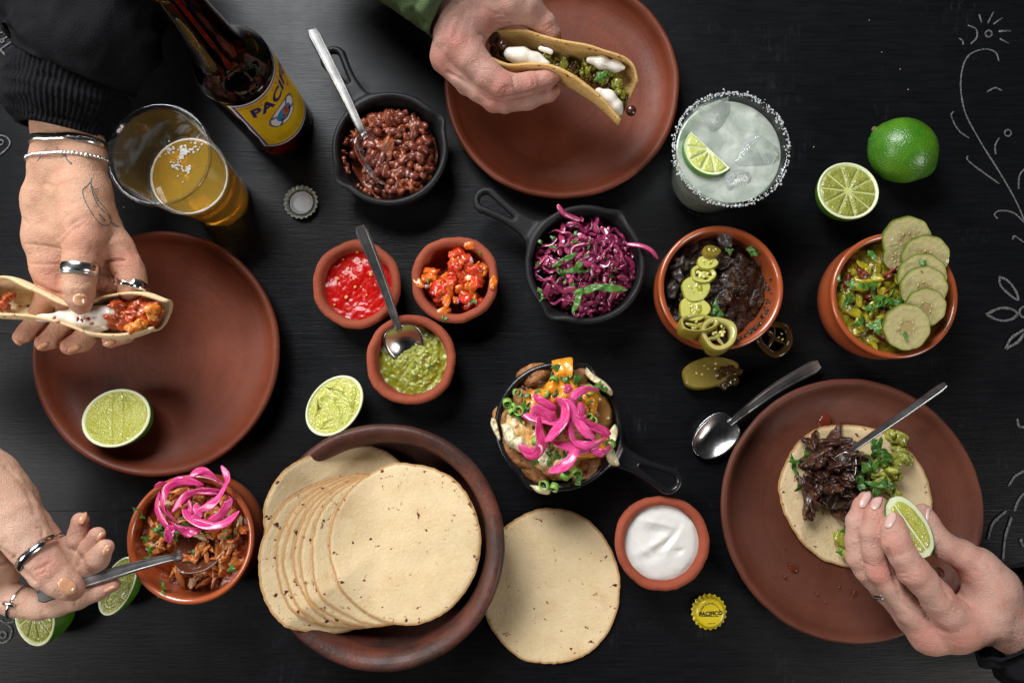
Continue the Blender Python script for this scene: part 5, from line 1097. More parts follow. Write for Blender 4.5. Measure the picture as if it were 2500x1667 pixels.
# ================================================================== OPEN TACO ON THE RIGHT PLATE
q = lambda x, y, zz: P(1880 + x * .2423, 1020 + y * .2423, zz)
c0 = q(870, 790, 1.4); s0 = S(2090, 1210, 1.4)
def tsurf(x, y):
    r = np.hypot(x - pl_right[0][0], y - pl_right[0][1]); return .0078 + .004 * np.clip((r - .04) / .05, 0, 1) ** 2 + .003 * np.clip((c0[0] - .03 - x) / .02, 0, 1) ** 2
tortilla(tsurf, c0, 190 * s0, 172 * s0, 'open tortilla under dark meat and green sauce on the clay plate', None, 55, rot=-.5)
t = thing('dark_meat', q(620, 560, 0), 'glossy dark meat heaped on the open taco around the fork', 'meat')
M_meat2 = wet('glossy_dark_meat', (.032, .012, .008), (.062, .022, .012), (.12, .038, .018), .24, 90, .0010, 300, .05, .003, coat=.35); MT2 = chunk_set('meat_chunk', 6, M_meat2, (1.45, .55, .40), .34, 1.5, 4, 1.0, 3)
SP = [(420, 180, 1), (640, 240, 2), (720, 260, 2), (480, 310, 2), (540, 380, 3), (420, 450, 2), (700, 330, 2), (600, 460, 3), (480, 540, 3), (420, 600, 2), (560, 580, 3), (660, 560, 3), (740, 500, 3), (720, 640, 3), (400, 720, 2), (460, 770, 2), (540, 700, 2), (780, 740, 2), (840, 690, 2), (880, 780, 1), (800, 900, 1), (730, 960, 1), (860, 860, 1), (900, 700, 1), (820, 590, 2), (860, 430, 2), (900, 640, 2), (640, 680, 2)]
for k, (x, y, n_) in enumerate(SP):
    for j in range(n_): inst('meat_chunk', rng.choice(MT2), t, q(x + U(-45, 45), y + U(-45, 45), 1.6 + .35 * j + U(0, .3)), (U(0, 6), U(0, 6), U(0, 6)), U(.75, 1.35))
g = thing('green_sauce', q(1120, 500, 0), 'chunky green sauce beside the dark meat on the open taco', 'salsa'); M_gs = wet('guacamole', (.26, .27, .03), (.36, .36, .06), (.13, .16, .015), .18, 90, .0012, 230, .25, coat=.45); GS = chunk_set('sauce_lump', 5, M_gs, (.6, .45, .32), .45, 1.6, 3)
for (x, y, n_) in ((1250, 160, 2), (1290, 230, 2), (1330, 320, 3), (1380, 380, 2), (1280, 380, 3), (1230, 460, 3), (1180, 540, 3), (1240, 600, 2), (1130, 480, 3), (1050, 560, 3), (1000, 430, 2), (1160, 660, 3), (1200, 720, 2), (1080, 720, 2), (960, 480, 2), (940, 560, 2), (1100, 600, 3), (800, 1230, 2), (760, 1260, 2), (830, 1310, 2), (740, 1190, 2), (780, 1330, 1)):
    for j in range(n_): inst('sauce_lump', rng.choice(GS), g, q(x + U(-35, 35), y + U(-35, 35), 1.5 + .3 * j), (U(0, 6), U(0, 6), U(0, 6)), U(.9, 1.6))
herbs(g, [q(x, y, 2.9) for x, y in ((1080, 330), (1120, 350), (1060, 300), (850, 500), (990, 490), (1040, 500), (900, 640), (830, 620), (1050, 670), (1110, 690), (1220, 690), (960, 520), (1150, 440), (1200, 400))], (.8, 1.4), kinds=(3, 9)); herbs(g, [q(x, y, 1.8) for x, y in ((290, 440), (240, 480), (320, 690), (290, 700), (360, 380), (780, 1200), (760, 1120), (740, 1350), (830, 1180))], (.7, 1.1), kinds=(3, 9))
# juice drops on the plate
M_juice = wet('meat_juice', (.10, .018, .008), (.14, .025, .010), None, .08, 60, .0001, 200, .1, coat=.6)
jd = thing('juice_drop', q(480, 110, 0), 'spilled red-brown juice beside the meat on the clay plate', 'juice', 'juice drops on the clay plate')
def drop(x, y, sx, sy, par): mk('drop', blob(q(x, y, .95) , (sx, sy, .0006), 3, .2, 1.6, x * .01, (0, 0, U(0, 3))), M_juice, par)
for (x, y, sx, sy) in ((560, 60, .006, .010), (640, 180, .012, .007), (740, 230, .012, .006), (700, 120, .002, .0012)): drop(x, y, sx, sy, jd)
jd2 = thing('juice_drop', q(240, 1510, 0), 'small reddish juice drops on the empty lower part of the clay plate', 'juice', 'juice drops on the clay plate')
for (x, y, sx, sy) in ((235, 1510, .003, .004), (160, 1610, .002, .0015), (480, 1780, .0012, .001), (850, 1770, .0025, .0016), (150, 1310, .0007, .0007), (560, 1860, .0015, .001), (700, 1700, .001, .001)): drop(x, y, sx, sy, jd2)
# crumbs on the table
M_crumb = simple('crumb', (.45, .33, .18), (.6, .5, .35), .7); rg = random.Random(9)
for k in range(16):
    p = P(rg.uniform(60, 2440), rg.uniform(40, 1640), .05); o = mk('crumb', blob(p, (rg.uniform(.0003, .0008),) * 2 + (.0004,), 1, .3, 2, k), M_crumb); tag(o, 'tiny pale crumb lying on the black tabletop', 'crumb', 'crumbs scattered on the table')
# sauce and shreds lying in the bowl of the chicken spoon
_ck = [o for o in bpy.data.objects if o.name.startswith('shredded_chicken')][0]
for (x, y, zz) in ((480, 1352, 5.9), (500, 1345, 5.7), (515, 1338, 5.6), (470, 1366, 5.9), (455, 1358, 6.0), (530, 1345, 5.4), (490, 1335, 5.7), (505, 1362, 5.6), (445, 1368, 6.0)): inst('chicken_shred', rng.choice(CK), _ck, P(x, y, zz - .45), (U(-.4, .4), U(-.4, .4), U(0, 6)), U(.5, .8))
for (x, y) in ((440, 1412), (470, 1422), (500, 1420), (528, 1405), (425, 1396), (545, 1385), (485, 1402), (515, 1390)): inst('chicken_shred', rng.choice(CK), _ck, P(x, y, 3.6), (U(-.6, .6), U(-.6, .6), U(0, 6)), U(.7, 1.1))
_bs = [o for o in bpy.data.objects if o.name.startswith('bean_stew')][0]
mk('sauce_lump', blob(P(922, 388, 3.15), (.0105, .019, .006), 4, .35, 2.2, 4, (.35, .0, -.55), 3), M_stew, _bs)
for (x, y) in ((897, 350), (905, 368), (918, 380), (930, 400), (915, 398), (942, 418), (932, 384), (925, 415)): inst('bean', rng.choice(BEAN), _bs, P(x, y, 4.3 - (y - 350) * .012), (U(-.6, .6), U(-.6, .6), U(0, 6)), .8)
# ================================================================== HANDS
def skin_mat(name, c1, c2, red, ssr=(1, .35, .2)):
    n = NT(name); a = n.noise(38, 5, .6); r = n.attr('red'); m = n.noise(120, 4, .65)
    c = n.mix(n.ramp(a, [(.3, 0.0), (.7, 1.0)]), c1, c2); c = n.mix(n.math('MULTIPLY', r, .75), c, red)
    c = n.mix(n.ramp(m, [(.48, 0.0), (.72, .45)]), c, red); c = n.mix(n.ramp(n.noise(70, 3), [(.55, 0.0), (.8, .25)]), c, tuple(min(1, x * 1.15) for x in c1))
    n.set(col=c, rough=n.ramp(n.noise(200, 3), [(.3, .42), (.7, .56)]), sss=.22, sssr=ssr, ssss=.004, spec=.4)
    fine = n.voro(900, 'F1', 'Distance', n.tc((1, 1.6, 1))); cr = n.noise(240, 5, .7, n.tc((1, 2.2, 1)), .8)
    n.bump(n.math('ADD', n.math('MULTIPLY', fine, .5), n.math('ADD', cr, n.math('MULTIPLY', n.noise(420, 4, .7), .5))), .0011, .8); return n.m
def smooth_chain(ch, n=4):
    a = np.array(ch, float); return a
def hand_mesh(palm, fingers, h=.0013, kp=.008, kf=.0055, kpf=.008):
    """palm: chains of (px,py,z,r); fingers: chains; radii/z in cm. one continuous skin surface"""
    W = lambda q: (P(q[0], q[1], q[2]), q[3] * .01)
    allp = [W(q) for ch in palm + fingers for q in ch]
    lo = np.min([p - r for p, r in allp], 0) - .006; hi = np.max([p + r for p, r in allp], 0) + .006
    lo[0] = max(lo[0], -.60); hi[0] = min(hi[0], .60); hi[1] = min(hi[1], .52)
    def chain(G, ch, k):
        d = None
        for a, b in zip(ch, ch[1:]):
            (pa, ra), (pb, rb) = W(a), W(b); e = cone(G, pa, pb, ra, rb); d = e if d is None else smin(d, e, k)
        return d
    def fn(G):
        d = None
        for ch in palm: e = chain(G, ch, kp); d = e if d is None else smin(d, e, kp)
        f = None
        for ch in fingers: e = chain(G, ch, .0025); f = e if f is None else smin(f, e, .0005)
        d = smin(d, f, kpf)
        return d + .0005 * vn(G * 75) + .0003 * vn(G * 190)
    return sdf(fn, lo, hi, h)
def vnorm(V, F):
    F = np.asarray(F); n = np.cross(V[F[:, 2]] - V[F[:, 0]], V[F[:, 3]] - V[F[:, 1]]); N = np.zeros_like(V)
    for k in range(4): np.add.at(N, F[:, k], n)
    return N / (np.linalg.norm(N, axis=1)[:, None] + 1e-12)
def engrave(V, F, strokes):
    """press skin folds along strokes ([(px,py)..], half width px, depth cm) on the side turned up to the lens"""
    N = vnorm(V, F); X = PIX(V); view = np.array([0, 0, CAMH]) - V; view /= np.linalg.norm(view, axis=1)[:, None]; face = np.clip((N * view).sum(1) * 2, 0, 1); D = np.zeros(len(V))
    for pts, w, dep in strokes:
        p = smoothprof(pts, 5) if len(pts) > 2 else np.array(pts, float); best = np.full(len(V), 1e9)
        for a, b in zip(p, p[1:]):
            ba = b - a; t = np.clip(((X - a) @ ba) / (ba @ ba + 1e-9), 0, 1); best = np.minimum(best, np.hypot(*(X - a - t[:, None] * ba).T))
        D += dep * .01 * np.exp(-(best / w) ** 2)
    return V - N * (D * face)[:, None]
def redness(V, pts):
    r = np.zeros(len(V))
    for q in pts: p = P(q[0], q[1], q[2]); r = np.maximum(r, np.exp(-((V - p) ** 2).sum(1) / (q[3] * .01) ** 2))
    return r
class Body:
    def __init__(s, label, base, palm, fingers, mat_, strokes=(), red=(), cat='person', **k):
        s.t = thing('person', base, label, cat, None); V, F = hand_mesh(palm, fingers, **k); V = engrave(V, F, strokes)
        s.o = mk('hand', (V, F), mat_, s.t); attr(s.o, 'red', redness(V, red)); s.bvh = BVHTree.FromPolygons(V.tolist(), [tuple(int(i) for i in f) for f in F])
    def hit(s, px, py):
        o = Vector((0, 0, CAMH)); d = (Vector(P(px, py, 0)) - o).normalized(); h = s.bvh.ray_cast(o, d)
        return (np.array(h[0]), np.array(h[1])) if h[0] is not None else (None, None)
    def nail(s, px, py, ang, L, W, m, name='fingernail'):
        """nail plate lying on the finger; ang: pixel angle of the finger tip direction"""
        ca, sa = math.cos(ang), math.sin(ang); n, mm = 13, 11; G = np.zeros((n, mm, 3)); ok = True; last = None
        for i, u in enumerate(np.linspace(-1, 1, n)):
            for j, v in enumerate(np.linspace(-1, 1, mm)):
                w = W * (1 - .35 * abs(u) ** 4) ; k = math.sqrt(max(.0, 1 - .42 * v ** 2 * u ** 2)); x, y = u * L * k, v * w * k
                p, nn = s.hit(px + x * ca - y * sa, py + x * sa + y * ca)
                if p is None: p, nn = last if last else (P(px, py, 8), np.array([0, 0, 1.0]))
                last = (p, nn); G[i, j] = p + nn * (.00045 + .0003 * (1 - v * v) + .0004 * max(0, u) ** 3 - .0008 * (abs(v) > .97) - .0006 * (u < -.97))
        for _ in range(2): G[1:-1, 1:-1] = (G[1:-1, 1:-1] * 2 + G[:-2, 1:-1] + G[2:, 1:-1] + G[1:-1, :-2] + G[1:-1, 2:]) / 6
        o = mk(name, solid_sheet(G.reshape(-1, 3)[::1], n, mm, .0005), m, s.t); return o
    def loop(s, q, axis, off, n=64, sm=5, lo=.003, hi=.045):
        """closed loop hugging the skin round point q=(px,py,z)"""
        c = P(*q); a = np.array(axis, float); a /= np.linalg.norm(a); x = np.cross(a, [0, 0, 1.0]); x /= np.linalg.norm(x); y = np.cross(x, a); R = []
        for k in range(n):
            d = x * math.cos(2 * math.pi * k / n) + y * math.sin(2 * math.pi * k / n); h = s.bvh.ray_cast(Vector(c), Vector(d), .09); R.append(np.linalg.norm(np.array(h[0]) - c) if h[0] is not None else .012)
        R = np.clip(np.array(R), lo, hi)
        for _ in range(sm): R = (np.roll(R, 1) + 2 * R + np.roll(R, -1)) / 4
        R += off; an = np.arange(n) * 2 * math.pi / n; return c + np.outer(R * np.cos(an), x) + np.outer(R * np.sin(an), y), a
    def band(s, q, axis, w, th, m, name='ring', off=0, n=64, hammer=0, sec=None, sm=8, hi=.045):
        L, a = s.loop(q, axis, off, n, sm, hi=hi); c = L.mean(0); V = []; F = []; sec = sec or [(-1, 0), (-.8, .8), (-.3, 1), (.3, 1), (.8, .8), (1, 0), (.8, -.4), (-.8, -.4)]; k = len(sec)
        for i, p in enumerate(L):
            r = (p - c) - a * ((p - c) @ a); r /= np.linalg.norm(r); hm = 1 + hammer * vn(np.array([[i * .55, 0, 3]]))[0]
            for x, y in sec: V.append(p + a * x * w * (1 + .3 * hammer * vn(np.array([[i * .8, x, 9]]))[0]) + r * y * th * hm)
        for i in range(n):
            for j in range(k): F.append((i*k+j, ((i+1) % n)*k+j, ((i+1) % n)*k+(j+1) % k, i*k+(j+1) % k))
        return mk(name, (V, [f[::-1] for f in F]), m, s.t)
    def ink(s, strokes, m, w=.00035, name='tattoo'):
        parts = []
        for st in strokes:
            pts = smoothprof(st, 7) if len(st) > 2 else np.linspace(st[0], st[1], 8); L = []; NN = []
            for x, y in pts:
                p, nn = s.hit(x, y)
                if p is not None: L.append(p + nn * .00012); NN.append(nn)
            if len(L) > 3: parts.append(tube(L, 0, 6, up=np.array(NN), flat=[(w * (.6 + .8 * abs(vn(np.array([[i * .9, L[0][0] * 999, 0]]))[0])), .00012) for i in range(len(L))]))
        if parts: return mk(name, join(*parts), m, s.t)
M_skinA = skin_mat('tanned_skin', (.60, .355, .235), (.54, .29, .18), (.50, .19, .13)); M_skinB = skin_mat('light_tanned_skin', (.66, .42, .31), (.60, .35, .24), (.56, .23, .17)); M_skinC = skin_mat('fair_skin', (.53, .32, .255), (.46, .25, .195), (.46, .16, .12)); M_skinD = skin_mat('fair_pink_skin', (.60, .37, .29), (.54, .30, .23), (.56, .20, .15))
M_peach = simple('peach_nail_polish', (.70, .36, .20), None, .15, coat=.6); M_nail = simple('bare_nail', (.66, .38, .33), (.70, .46, .40), .25, 100, sss=.2, coat=.3)
M_ink2 = simple('faded_tattoo_ink', (.075, .085, .085), (.12, .12, .11), .6, 500)
Q = lambda ox, oy, s: (lambda *L: [(ox + x * s, oy + y * s) for x, y in L])

# ---------------------------------------------------- hand with bracelets, taco in the palm
K = Q(0, 300, .37)
A = Body('tattooed forearm and open hand with silver bracelets and rings holding a taco, black sweater sleeve', P(190, 480, 0),
    [[(150, 180, 10.6, 2.3), (140, 300, 10.4, 1.8), (134, 395, 9.8, 1.75), (112, 490, 8.5, 1.75), (114, 580, 7.9, 1.75), (128, 650, 7.6, 1.6), (142, 705, 7.5, 1.3)], [(202, 180, 10.7, 2.2), (196, 300, 10.5, 1.8), (197, 390, 10.3, 1.8), (203, 470, 10.3, 1.85), (207, 530, 10.4, 1.75), (206, 575, 10.5, 1.5)],
     [(165, 430, 9.4, 2.0), (185, 560, 8.2, 1.9), (230, 640, 7.7, 1.6), (240, 700, 7.5, 1.3)], [(215, 460, 9.8, 1.5), (248, 545, 9.0, 1.3), (284, 605, 8.5, 1.25), (312, 655, 8.4, 1.1), (324, 700, 8.1, 1.02)]],
    [[(203, 560, 10.6, 1.6), (205, 590, 10.8, 1.5), (198, 640, 10.8, 1.32), (194, 668, 10.75, 1.24), (193, 700, 10.6, 1.2), (194, 726, 10.3, 1.08), (196, 742, 10.0, .85)],
     [(322, 690, 8.4, 1.08), (334, 760, 6.6, .95), (305, 812, 6.1, .85), (270, 831, 6.2, .7)], [(255, 695, 8.0, 1.15), (236, 785, 5.9, .98), (200, 832, 5.8, .9), (170, 846, 6.0, .72)],
     [(190, 700, 7.9, 1.15), (160, 785, 5.7, .95), (128, 826, 5.8, .86), (106, 837, 6.0, .7)], [(128, 700, 7.8, 1.0), (92, 775, 6.0, .86), (66, 812, 6.1, .78), (50, 823, 6.2, .62)]], M_skinA,
    strokes=[(K((630, 925), (700, 915), (820, 905)), 3.5, .22), (K((660, 870), (710, 790), (740, 740)), 5, .22), (K((390, 760), (450, 690), (520, 640)), 3, .08), (K((400, 800), (470, 720), (540, 680)), 3, .07), (K((360, 720), (440, 620), (520, 570)), 3, .05), (K((180, 800), (300, 810), (400, 830)), 3, .10), (K((200, 930), (300, 935), (410, 930)), 3, .10), (K((640, 980), (720, 1010), (800, 1060)), 3.5, .14), (K((230, 1060), (330, 1110), (410, 1130)), 4, .16), (K((440, 1045), (510, 1060), (590, 1045)), 2.2, .06), (K((470, 1070), (520, 1075), (570, 1065)), 2.2, .05), (K((160, 640), (200, 700), (240, 760)), 4, .10), (K((300, 400), (360, 420), (420, 400)), 5, .05), (K((780, 800), (840, 830), (900, 870)), 6, .08), (K((700, 1090), (720, 1040), (760, 1000)), 5, .12)],
    red=[(196, 740, 10, 1.2), (205, 585, 11.5, 1.6), (300, 640, 9.5, 1.8), (60, 820, 6, 1.2), (110, 835, 6, 1.2), (172, 842, 6, 1.4), (268, 830, 6, 1.2), (130, 690, 9, 2), (270, 690, 9, 1.6)])
A.nail(196, 731, 1.57, 14, 19, M_peach)
for x, y, a, l, w in ((264, 838, 2.75, 15, 6), (180, 851, 2.7, 16, 6), (105, 843, 2.6, 14, 5), (45, 838, .7, 11, 3.5)): A.nail(x, y, a, l, w, M_peach)
A.band((195, 656, 10.8), (0.03, 1, 0), .0042, .0011, M_silver, off=.0002, hi=.0134); A.band((194, 668, 10.75), (0.03, 1, 0), .0016, .0010, simple('turquoise_inlay_ring', (.35, .52, .50), (.65, .64, .62), .2, 60, metal=.8), off=.0003, hi=.0132)
A.band((324, 700, 8.3), (.15, 1, -.25), .0042, .0016, M_silver, off=.0001, hammer=.6, hi=.0118)
A.band((168, 352, 10.3), (.04, 1, 0), .0032, .0012, M_silver, 'bangle', off=.0012, n=90, hammer=.25, sm=14)
L, ax = A.loop((165, 396, 10.1), (.0, 1, .12), .0011, 62, 14)
BEADM = meshdata('bead', ico(2)[0] * .0017, ico(2)[1], M_silver); cm = L.mean(0)
for k, p in enumerate(L):
    p = p + np.array([0, -.0035 * math.cos((p[0] - cm[0]) / .034 * 1.2) * -1 + .0, 0]); inst('bracelet_bead', BEADM, A.t, p, (0, 0, 0), 1.0 if k % 3 else 1.25)
A.ink([K((605, 385), (570, 420), (545, 450), (560, 510), (590, 570), (630, 630), (670, 670), (710, 675), (730, 650), (715, 610), (660, 560), (625, 500), (605, 440), (600, 395)), K((600, 400), (640, 500), (690, 560), (730, 620), (735, 655), (785, 685)), K((735, 655), (750, 680), (785, 685)), K((650, 600), (670, 630), (695, 645), (680, 625), (655, 600)), K((600, 390), (605, 365)),
      K((370, 160), (400, 190), (440, 235), (470, 275)), K((385, 205), (410, 200), (430, 195)), K((400, 230), (430, 215), (445, 225)), K((430, 190), (440, 240), (475, 270)), K((310, 170), (270, 220), (245, 255)), K((455, 105), (465, 95), (480, 100), (475, 115))], M_ink2, .00042)
A.ink([K((625, 440 + 18 * k), (648, 432 + 20 * k)) for k in range(7)], M_ink2, .0002)

# ---------------------------------------------------- hand holding the spoon
K = Q(0, 1080, .3061)
B = Body('hand with silver thumb ring and peach nails pinching a spoon', P(60, 1340, 0),
    [[(-330, 1010, 9.4, 3.2), (-200, 1075, 9.5, 3.0), (-120, 1125, 9.6, 2.9), (-70, 1170, 9.6, 2.7), (-15, 1215, 9.6, 2.35), (28, 1265, 9.9, 1.95), (58, 1310, 10.0, 1.68)], [(-60, 1270, 8.4, 2.6), (-30, 1360, 7.6, 2.3), (-20, 1430, 7.2, 1.7)], [(-15, 1170, 8.4, 2.1), (38, 1220, 7.8, 1.5), (82, 1272, 7.2, 1.1)], [(-10, 1300, 7.2, 1.9), (40, 1352, 5.7, 1.3), (95, 1388, 5.0, .9)]],
    [[(55, 1300, 10, 1.72), (78, 1335, 10, 1.6), (100, 1368, 9.9, 1.48), (118, 1392, 9.8, 1.42), (148, 1417, 9.6, 1.26), (168, 1430, 9.4, 1.08), (182, 1440, 9.1, .82)],
     [(-20, 1440, 7.2, 1.4), (40, 1468, 7.0, 1.22), (98, 1479, 6.9, 1.12), (140, 1474, 6.9, 1.0), (190, 1459, 6.9, .94), (240, 1440, 6.9, .84), (274, 1427, 6.8, .6)],
     [(92, 1283, 7.2, 1.05), (114, 1308, 7.0, .98), (145, 1340, 6.6, .92), (183, 1354, 6.3, .88), (191, 1315, 6.5, .88), (196, 1272, 6.8, .74)],
     [(100, 1380, 5.3, .9), (150, 1382, 5.6, .9), (200, 1378, 6.3, .86), (220, 1343, 7.0, .83), (237, 1306, 7.4, .68)], [(100, 1400, 5.2, .9), (150, 1405, 5.5, .9), (212, 1400, 6.6, .94), (240, 1364, 7.7, .9), (257, 1336, 8.1, .7)]], M_skinB,
    kpf=.005, strokes=[(K((290, 1010), (330, 1000), (390, 960)), 3, .10), (K((300, 1060), (350, 1040), (370, 1000)), 2.5, .07), (K((250, 960), (300, 940), (340, 930)), 2.5, .05), (K((0, 860), (90, 930), (160, 1010), (260, 1110)), 8, .25), (K((100, 1110), (160, 1110), (210, 1120)), 3.5, .10), (K((600, 1180), (610, 1240), (600, 1290)), 3, .09), (K((340, 1240), (350, 1300), (345, 1350)), 3, .05), (K((0, 980), (60, 960), (120, 900)), 4, .12), (K((60, 200), (150, 290), (230, 400), (280, 560)), 8, .10), (K((560, 850), (610, 870), (640, 930)), 4, .10), (K((645, 900), (660, 960), (600, 1010)), 4, .10), (K((300, 680), (340, 690), (345, 740)), 4, .12), (K((420, 1090), (440, 1160), (490, 1220)), 2, .05)],
    red=[(183, 1440, 9, 1.2), (276, 1425, 6.8, 1.2), (197, 1275, 7.2, 1.0), (236, 1312, 7, 1.0), (253, 1345, 7.1, 1.0), (110, 1385, 11, 1.2), (110, 1300, 7.5, 1.2)])
for x, y, a, l, w in ((164, 1430, .62, 24, 18), (202, 1266, -1.1, 15, 7.5), (245, 1310, -1.0, 13, 6), (260, 1343, -1.1, 15, 7.5), (268, 1437, -.45, 14, 4)): B.nail(x, y, a, l, w, M_peach)
B.band((89, 1353, 9.9), (.72, -.70, .0), .0030, .0012, M_silver, off=.0002, hi=.0175, sec=[(-1, -.3), (-1, 1), (1, 1), (1, -.3)]); B.band((131, 1328, 6.9), (.75, -.55, .1), .0014, .0009, M_silver, off=.0002, hi=.011); B.band((46, 1468, 7.0), (1, -.35, 0), .0012, .0010, M_silver, off=.0001, n=72, hi=.0135)
o = mk('ring_bar', tube([P(8, 1470, 8.35), P(36, 1478, 8.35)], .0016, 8), M_silver, B.t)

# ---------------------------------------------------- hand with the green sleeve
K = Q(1020, 0, .2381)
C = Body('hand coming from the top edge in a green sleeve, gripping a taco over the plate', P(1180, 100, 0),
    [[(1090, -130, 10.6, 2.6), (1118, -40, 10.5, 2.5), (1116, 30, 10.3, 1.95), (1112, 100, 10.0, 1.5)], [(1105, -40, 9.7, 2.2), (1105, 40, 9.4, 1.65), (1090, 135, 8.9, 1.2)], [(1200, -110, 10.5, 2.5), (1215, -30, 10.2, 2.1), (1245, 5, 9.9, 1.65), (1280, 18, 9.6, 1.35)], [(1150, -20, 10.2, 2.2), (1165, 45, 9.9, 1.55), (1150, 85, 9.8, 1.3)], [(1165, 30, 9.8, 1.5), (1215, 30, 9.6, 1.2)]],
    [[(1114, 95, 10, 1.5), (1148, 138, 9.9, 1.36), (1190, 180, 9.5, 1.2), (1224, 207, 9.2, 1.14), (1245, 213, 9.0, 1.05), (1292, 206, 8.8, .95), (1330, 195, 8.6, .85), (1350, 188, 8.4, .62)], [(1088, 138, 8.9, 1.22), (1130, 185, 8.4, 1.12), (1170, 220, 8.0, 1.0), (1206, 245, 7.7, 1.0), (1230, 249, 7.6, .95), (1290, 243, 7.5, .88), (1340, 230, 7.5, .72), (1354, 223, 7.5, .55)],
     [(1255, 2, 9.8, 1.5), (1288, 18, 9.4, 1.22), (1312, 45, 8.8, 1.06), (1326, 60, 8.5, 1.1), (1342, 88, 7.9, .98), (1352, 110, 7.2, .75)], [(1085, 150, 7.9, 1.05), (1140, 205, 7.0, .95), (1220, 245, 6.6, .85)]], M_skinC,
    strokes=[(K((700, 370), (800, 345), (890, 290), (940, 250)), 5, .22), (K((640, 350), (700, 365), (740, 430)), 4, .14), (K((830, 970), (870, 910), (930, 880)), 2.5, .09), (K((880, 990), (900, 930), (950, 900)), 2.5, .07), (K((975, 790), (985, 880), (1010, 960)), 3, .10), (K((1160, 770), (1185, 820), (1190, 870)), 3, .07), (K((740, 540), (800, 550), (815, 500)), 3, .10), (K((300, 740), (560, 880), (760, 1010), (1000, 990), (1400, 880)), 4, .18), (K((360, 180), (280, 320), (270, 470)), 7, .10), (K((500, 100), (420, 260), (380, 400)), 8, .06), (K((840, 190), (920, 195), (990, 215)), 3, .12), (K((800, 150), (900, 160), (1000, 190)), 3, .06), (K((1300, 330), (1350, 290), (1400, 260)), 2.5, .06), (K((1290, 290), (1330, 260), (1380, 230)), 2.5, .05), (K((860, 100), (900, 150), (990, 180)), 4, .08), (K((620, 60), (740, 120), (830, 140)), 4, .04)],
    red=[(1112, 100, 11.3, 1.3), (1080, 150, 9.5, 1.2), (1228, 208, 10, 1.5), (1345, 190, 8.6, 1.3), (1206, 248, 8.2, 1.2), (1330, 75, 10, 1.3), (1350, 225, 7.6, 1.0), (1290, 205, 9.5, 1.2), (1200, 60, 11, 1.2)])

# ---------------------------------------------------- hand squeezing the lime wedge
K = Q(2040, 1160, .3233)
D = Body('hand with a thin ring squeezing a lime wedge over the open taco, black sleeve', P(2330, 1480, 0),
    [[(2620, 1640, 7.4, 2.7), (2540, 1570, 7.5, 2.45), (2470, 1520, 7.7, 2.2), (2410, 1500, 7.9, 2.1), (2360, 1520, 7.9, 1.75), (2337, 1532, 8.0, 1.55)], [(2470, 1500, 7.8, 2.1), (2425, 1440, 8.2, 1.9), (2395, 1395, 8.3, 1.5)], [(2400, 1490, 7.4, 1.9), (2330, 1545, 7.2, 1.45), (2268, 1548, 7.0, 1.35), (2230, 1515, 6.4, 1.1)]],
    [[(2340, 1530, 8.2, 1.55), (2312, 1490, 9.0, 1.42), (2287, 1458, 9.6, 1.28), (2254, 1418, 10.2, 1.16), (2230, 1394, 10.5, 1.2), (2204, 1355, 10.7, 1.06), (2189, 1325, 10.7, 1.1), (2184, 1295, 10.5, 1.0), (2183, 1276, 10.3, .78)],
     [(2270, 1548, 7.0, 1.3), (2220, 1490, 7.6, 1.12), (2170, 1425, 8.2, 1.0), (2146, 1393, 8.4, 1.05), (2134, 1345, 8.6, .95), (2130, 1300, 8.7, .98), (2140, 1255, 8.7, .92), (2147, 1233, 8.5, .7)],
     [(2230, 1515, 5.9, 1.05), (2172, 1455, 6.2, .95), (2115, 1395, 6.5, .9), (2096, 1362, 6.6, .94), (2090, 1320, 6.7, .86), (2092, 1272, 6.9, .9), (2106, 1235, 7.0, .8), (2113, 1217, 7.0, .6)],
     [(2240, 1500, 5.6, .95), (2225, 1430, 5.4, .8), (2262, 1404, 5.6, .75), (2285, 1398, 5.8, .62)],
     [(2415, 1425, 8.3, 1.7), (2390, 1382, 8.4, 1.4), (2350, 1355, 8.4, 1.2), (2305, 1333, 8.4, 1.12), (2280, 1310, 8.3, 1.1), (2262, 1275, 8.1, 1.0), (2254, 1250, 8.0, .72)]], M_skinD,
    strokes=[(K((790, 740), (840, 800), (920, 880), (1000, 1030)), 4, .2), (K((800, 760), (810, 830), (860, 920)), 4, .18), (K((870, 800), (960, 900), (1020, 1000)), 3, .10), (K((870, 930), (890, 980), (870, 1020)), 3, .06), (K((730, 560), (770, 530), (790, 490)), 2.5, .09), (K((700, 580), (740, 550), (760, 510)), 2.5, .06), (K((500, 600), (530, 580), (545, 590)), 3, .08), (K((430, 760), (470, 740), (520, 740)), 3, .06), (K((440, 790), (490, 770), (540, 775)), 3, .05), (K((390, 560), (470, 860), (520, 980), (700, 1080), (820, 1180)), 5, .14), (K((200, 650), (260, 680), (300, 690)), 3, .07), (K((140, 360), (170, 350), (190, 360)), 2.5, .06), (K((1000, 620), (1050, 670), (1120, 700)), 7, -.08), (K((780, 1140), (830, 1190), (930, 1180)), 4, .05), (K((330, 690), (360, 680), (400, 700)), 3, .06)],
    red=[(2180, 1285, 10, 1.4), (2146, 1240, 9, 1.3), (2113, 1222, 8, 1.1), (2226, 1394, 10.5, 1.4), (2345, 1545, 9, 2.0), (2268, 1552, 8, 1.5), (2310, 1440, 9.5, 1.5), (2340, 1380, 8.5, 1.5), (2150, 1395, 9.5, 1.2), (2185, 1325, 11, 1.1)])
for x, y, a, l, w in ((2174, 1271, -1.05, 20, 11), (2140, 1226, -1.1, 20, 12), (2112, 1221, -1.05, 21, 11), (2264, 1258, -1.45, 18, 4)): D.nail(x, y, a, l, w, M_nail)
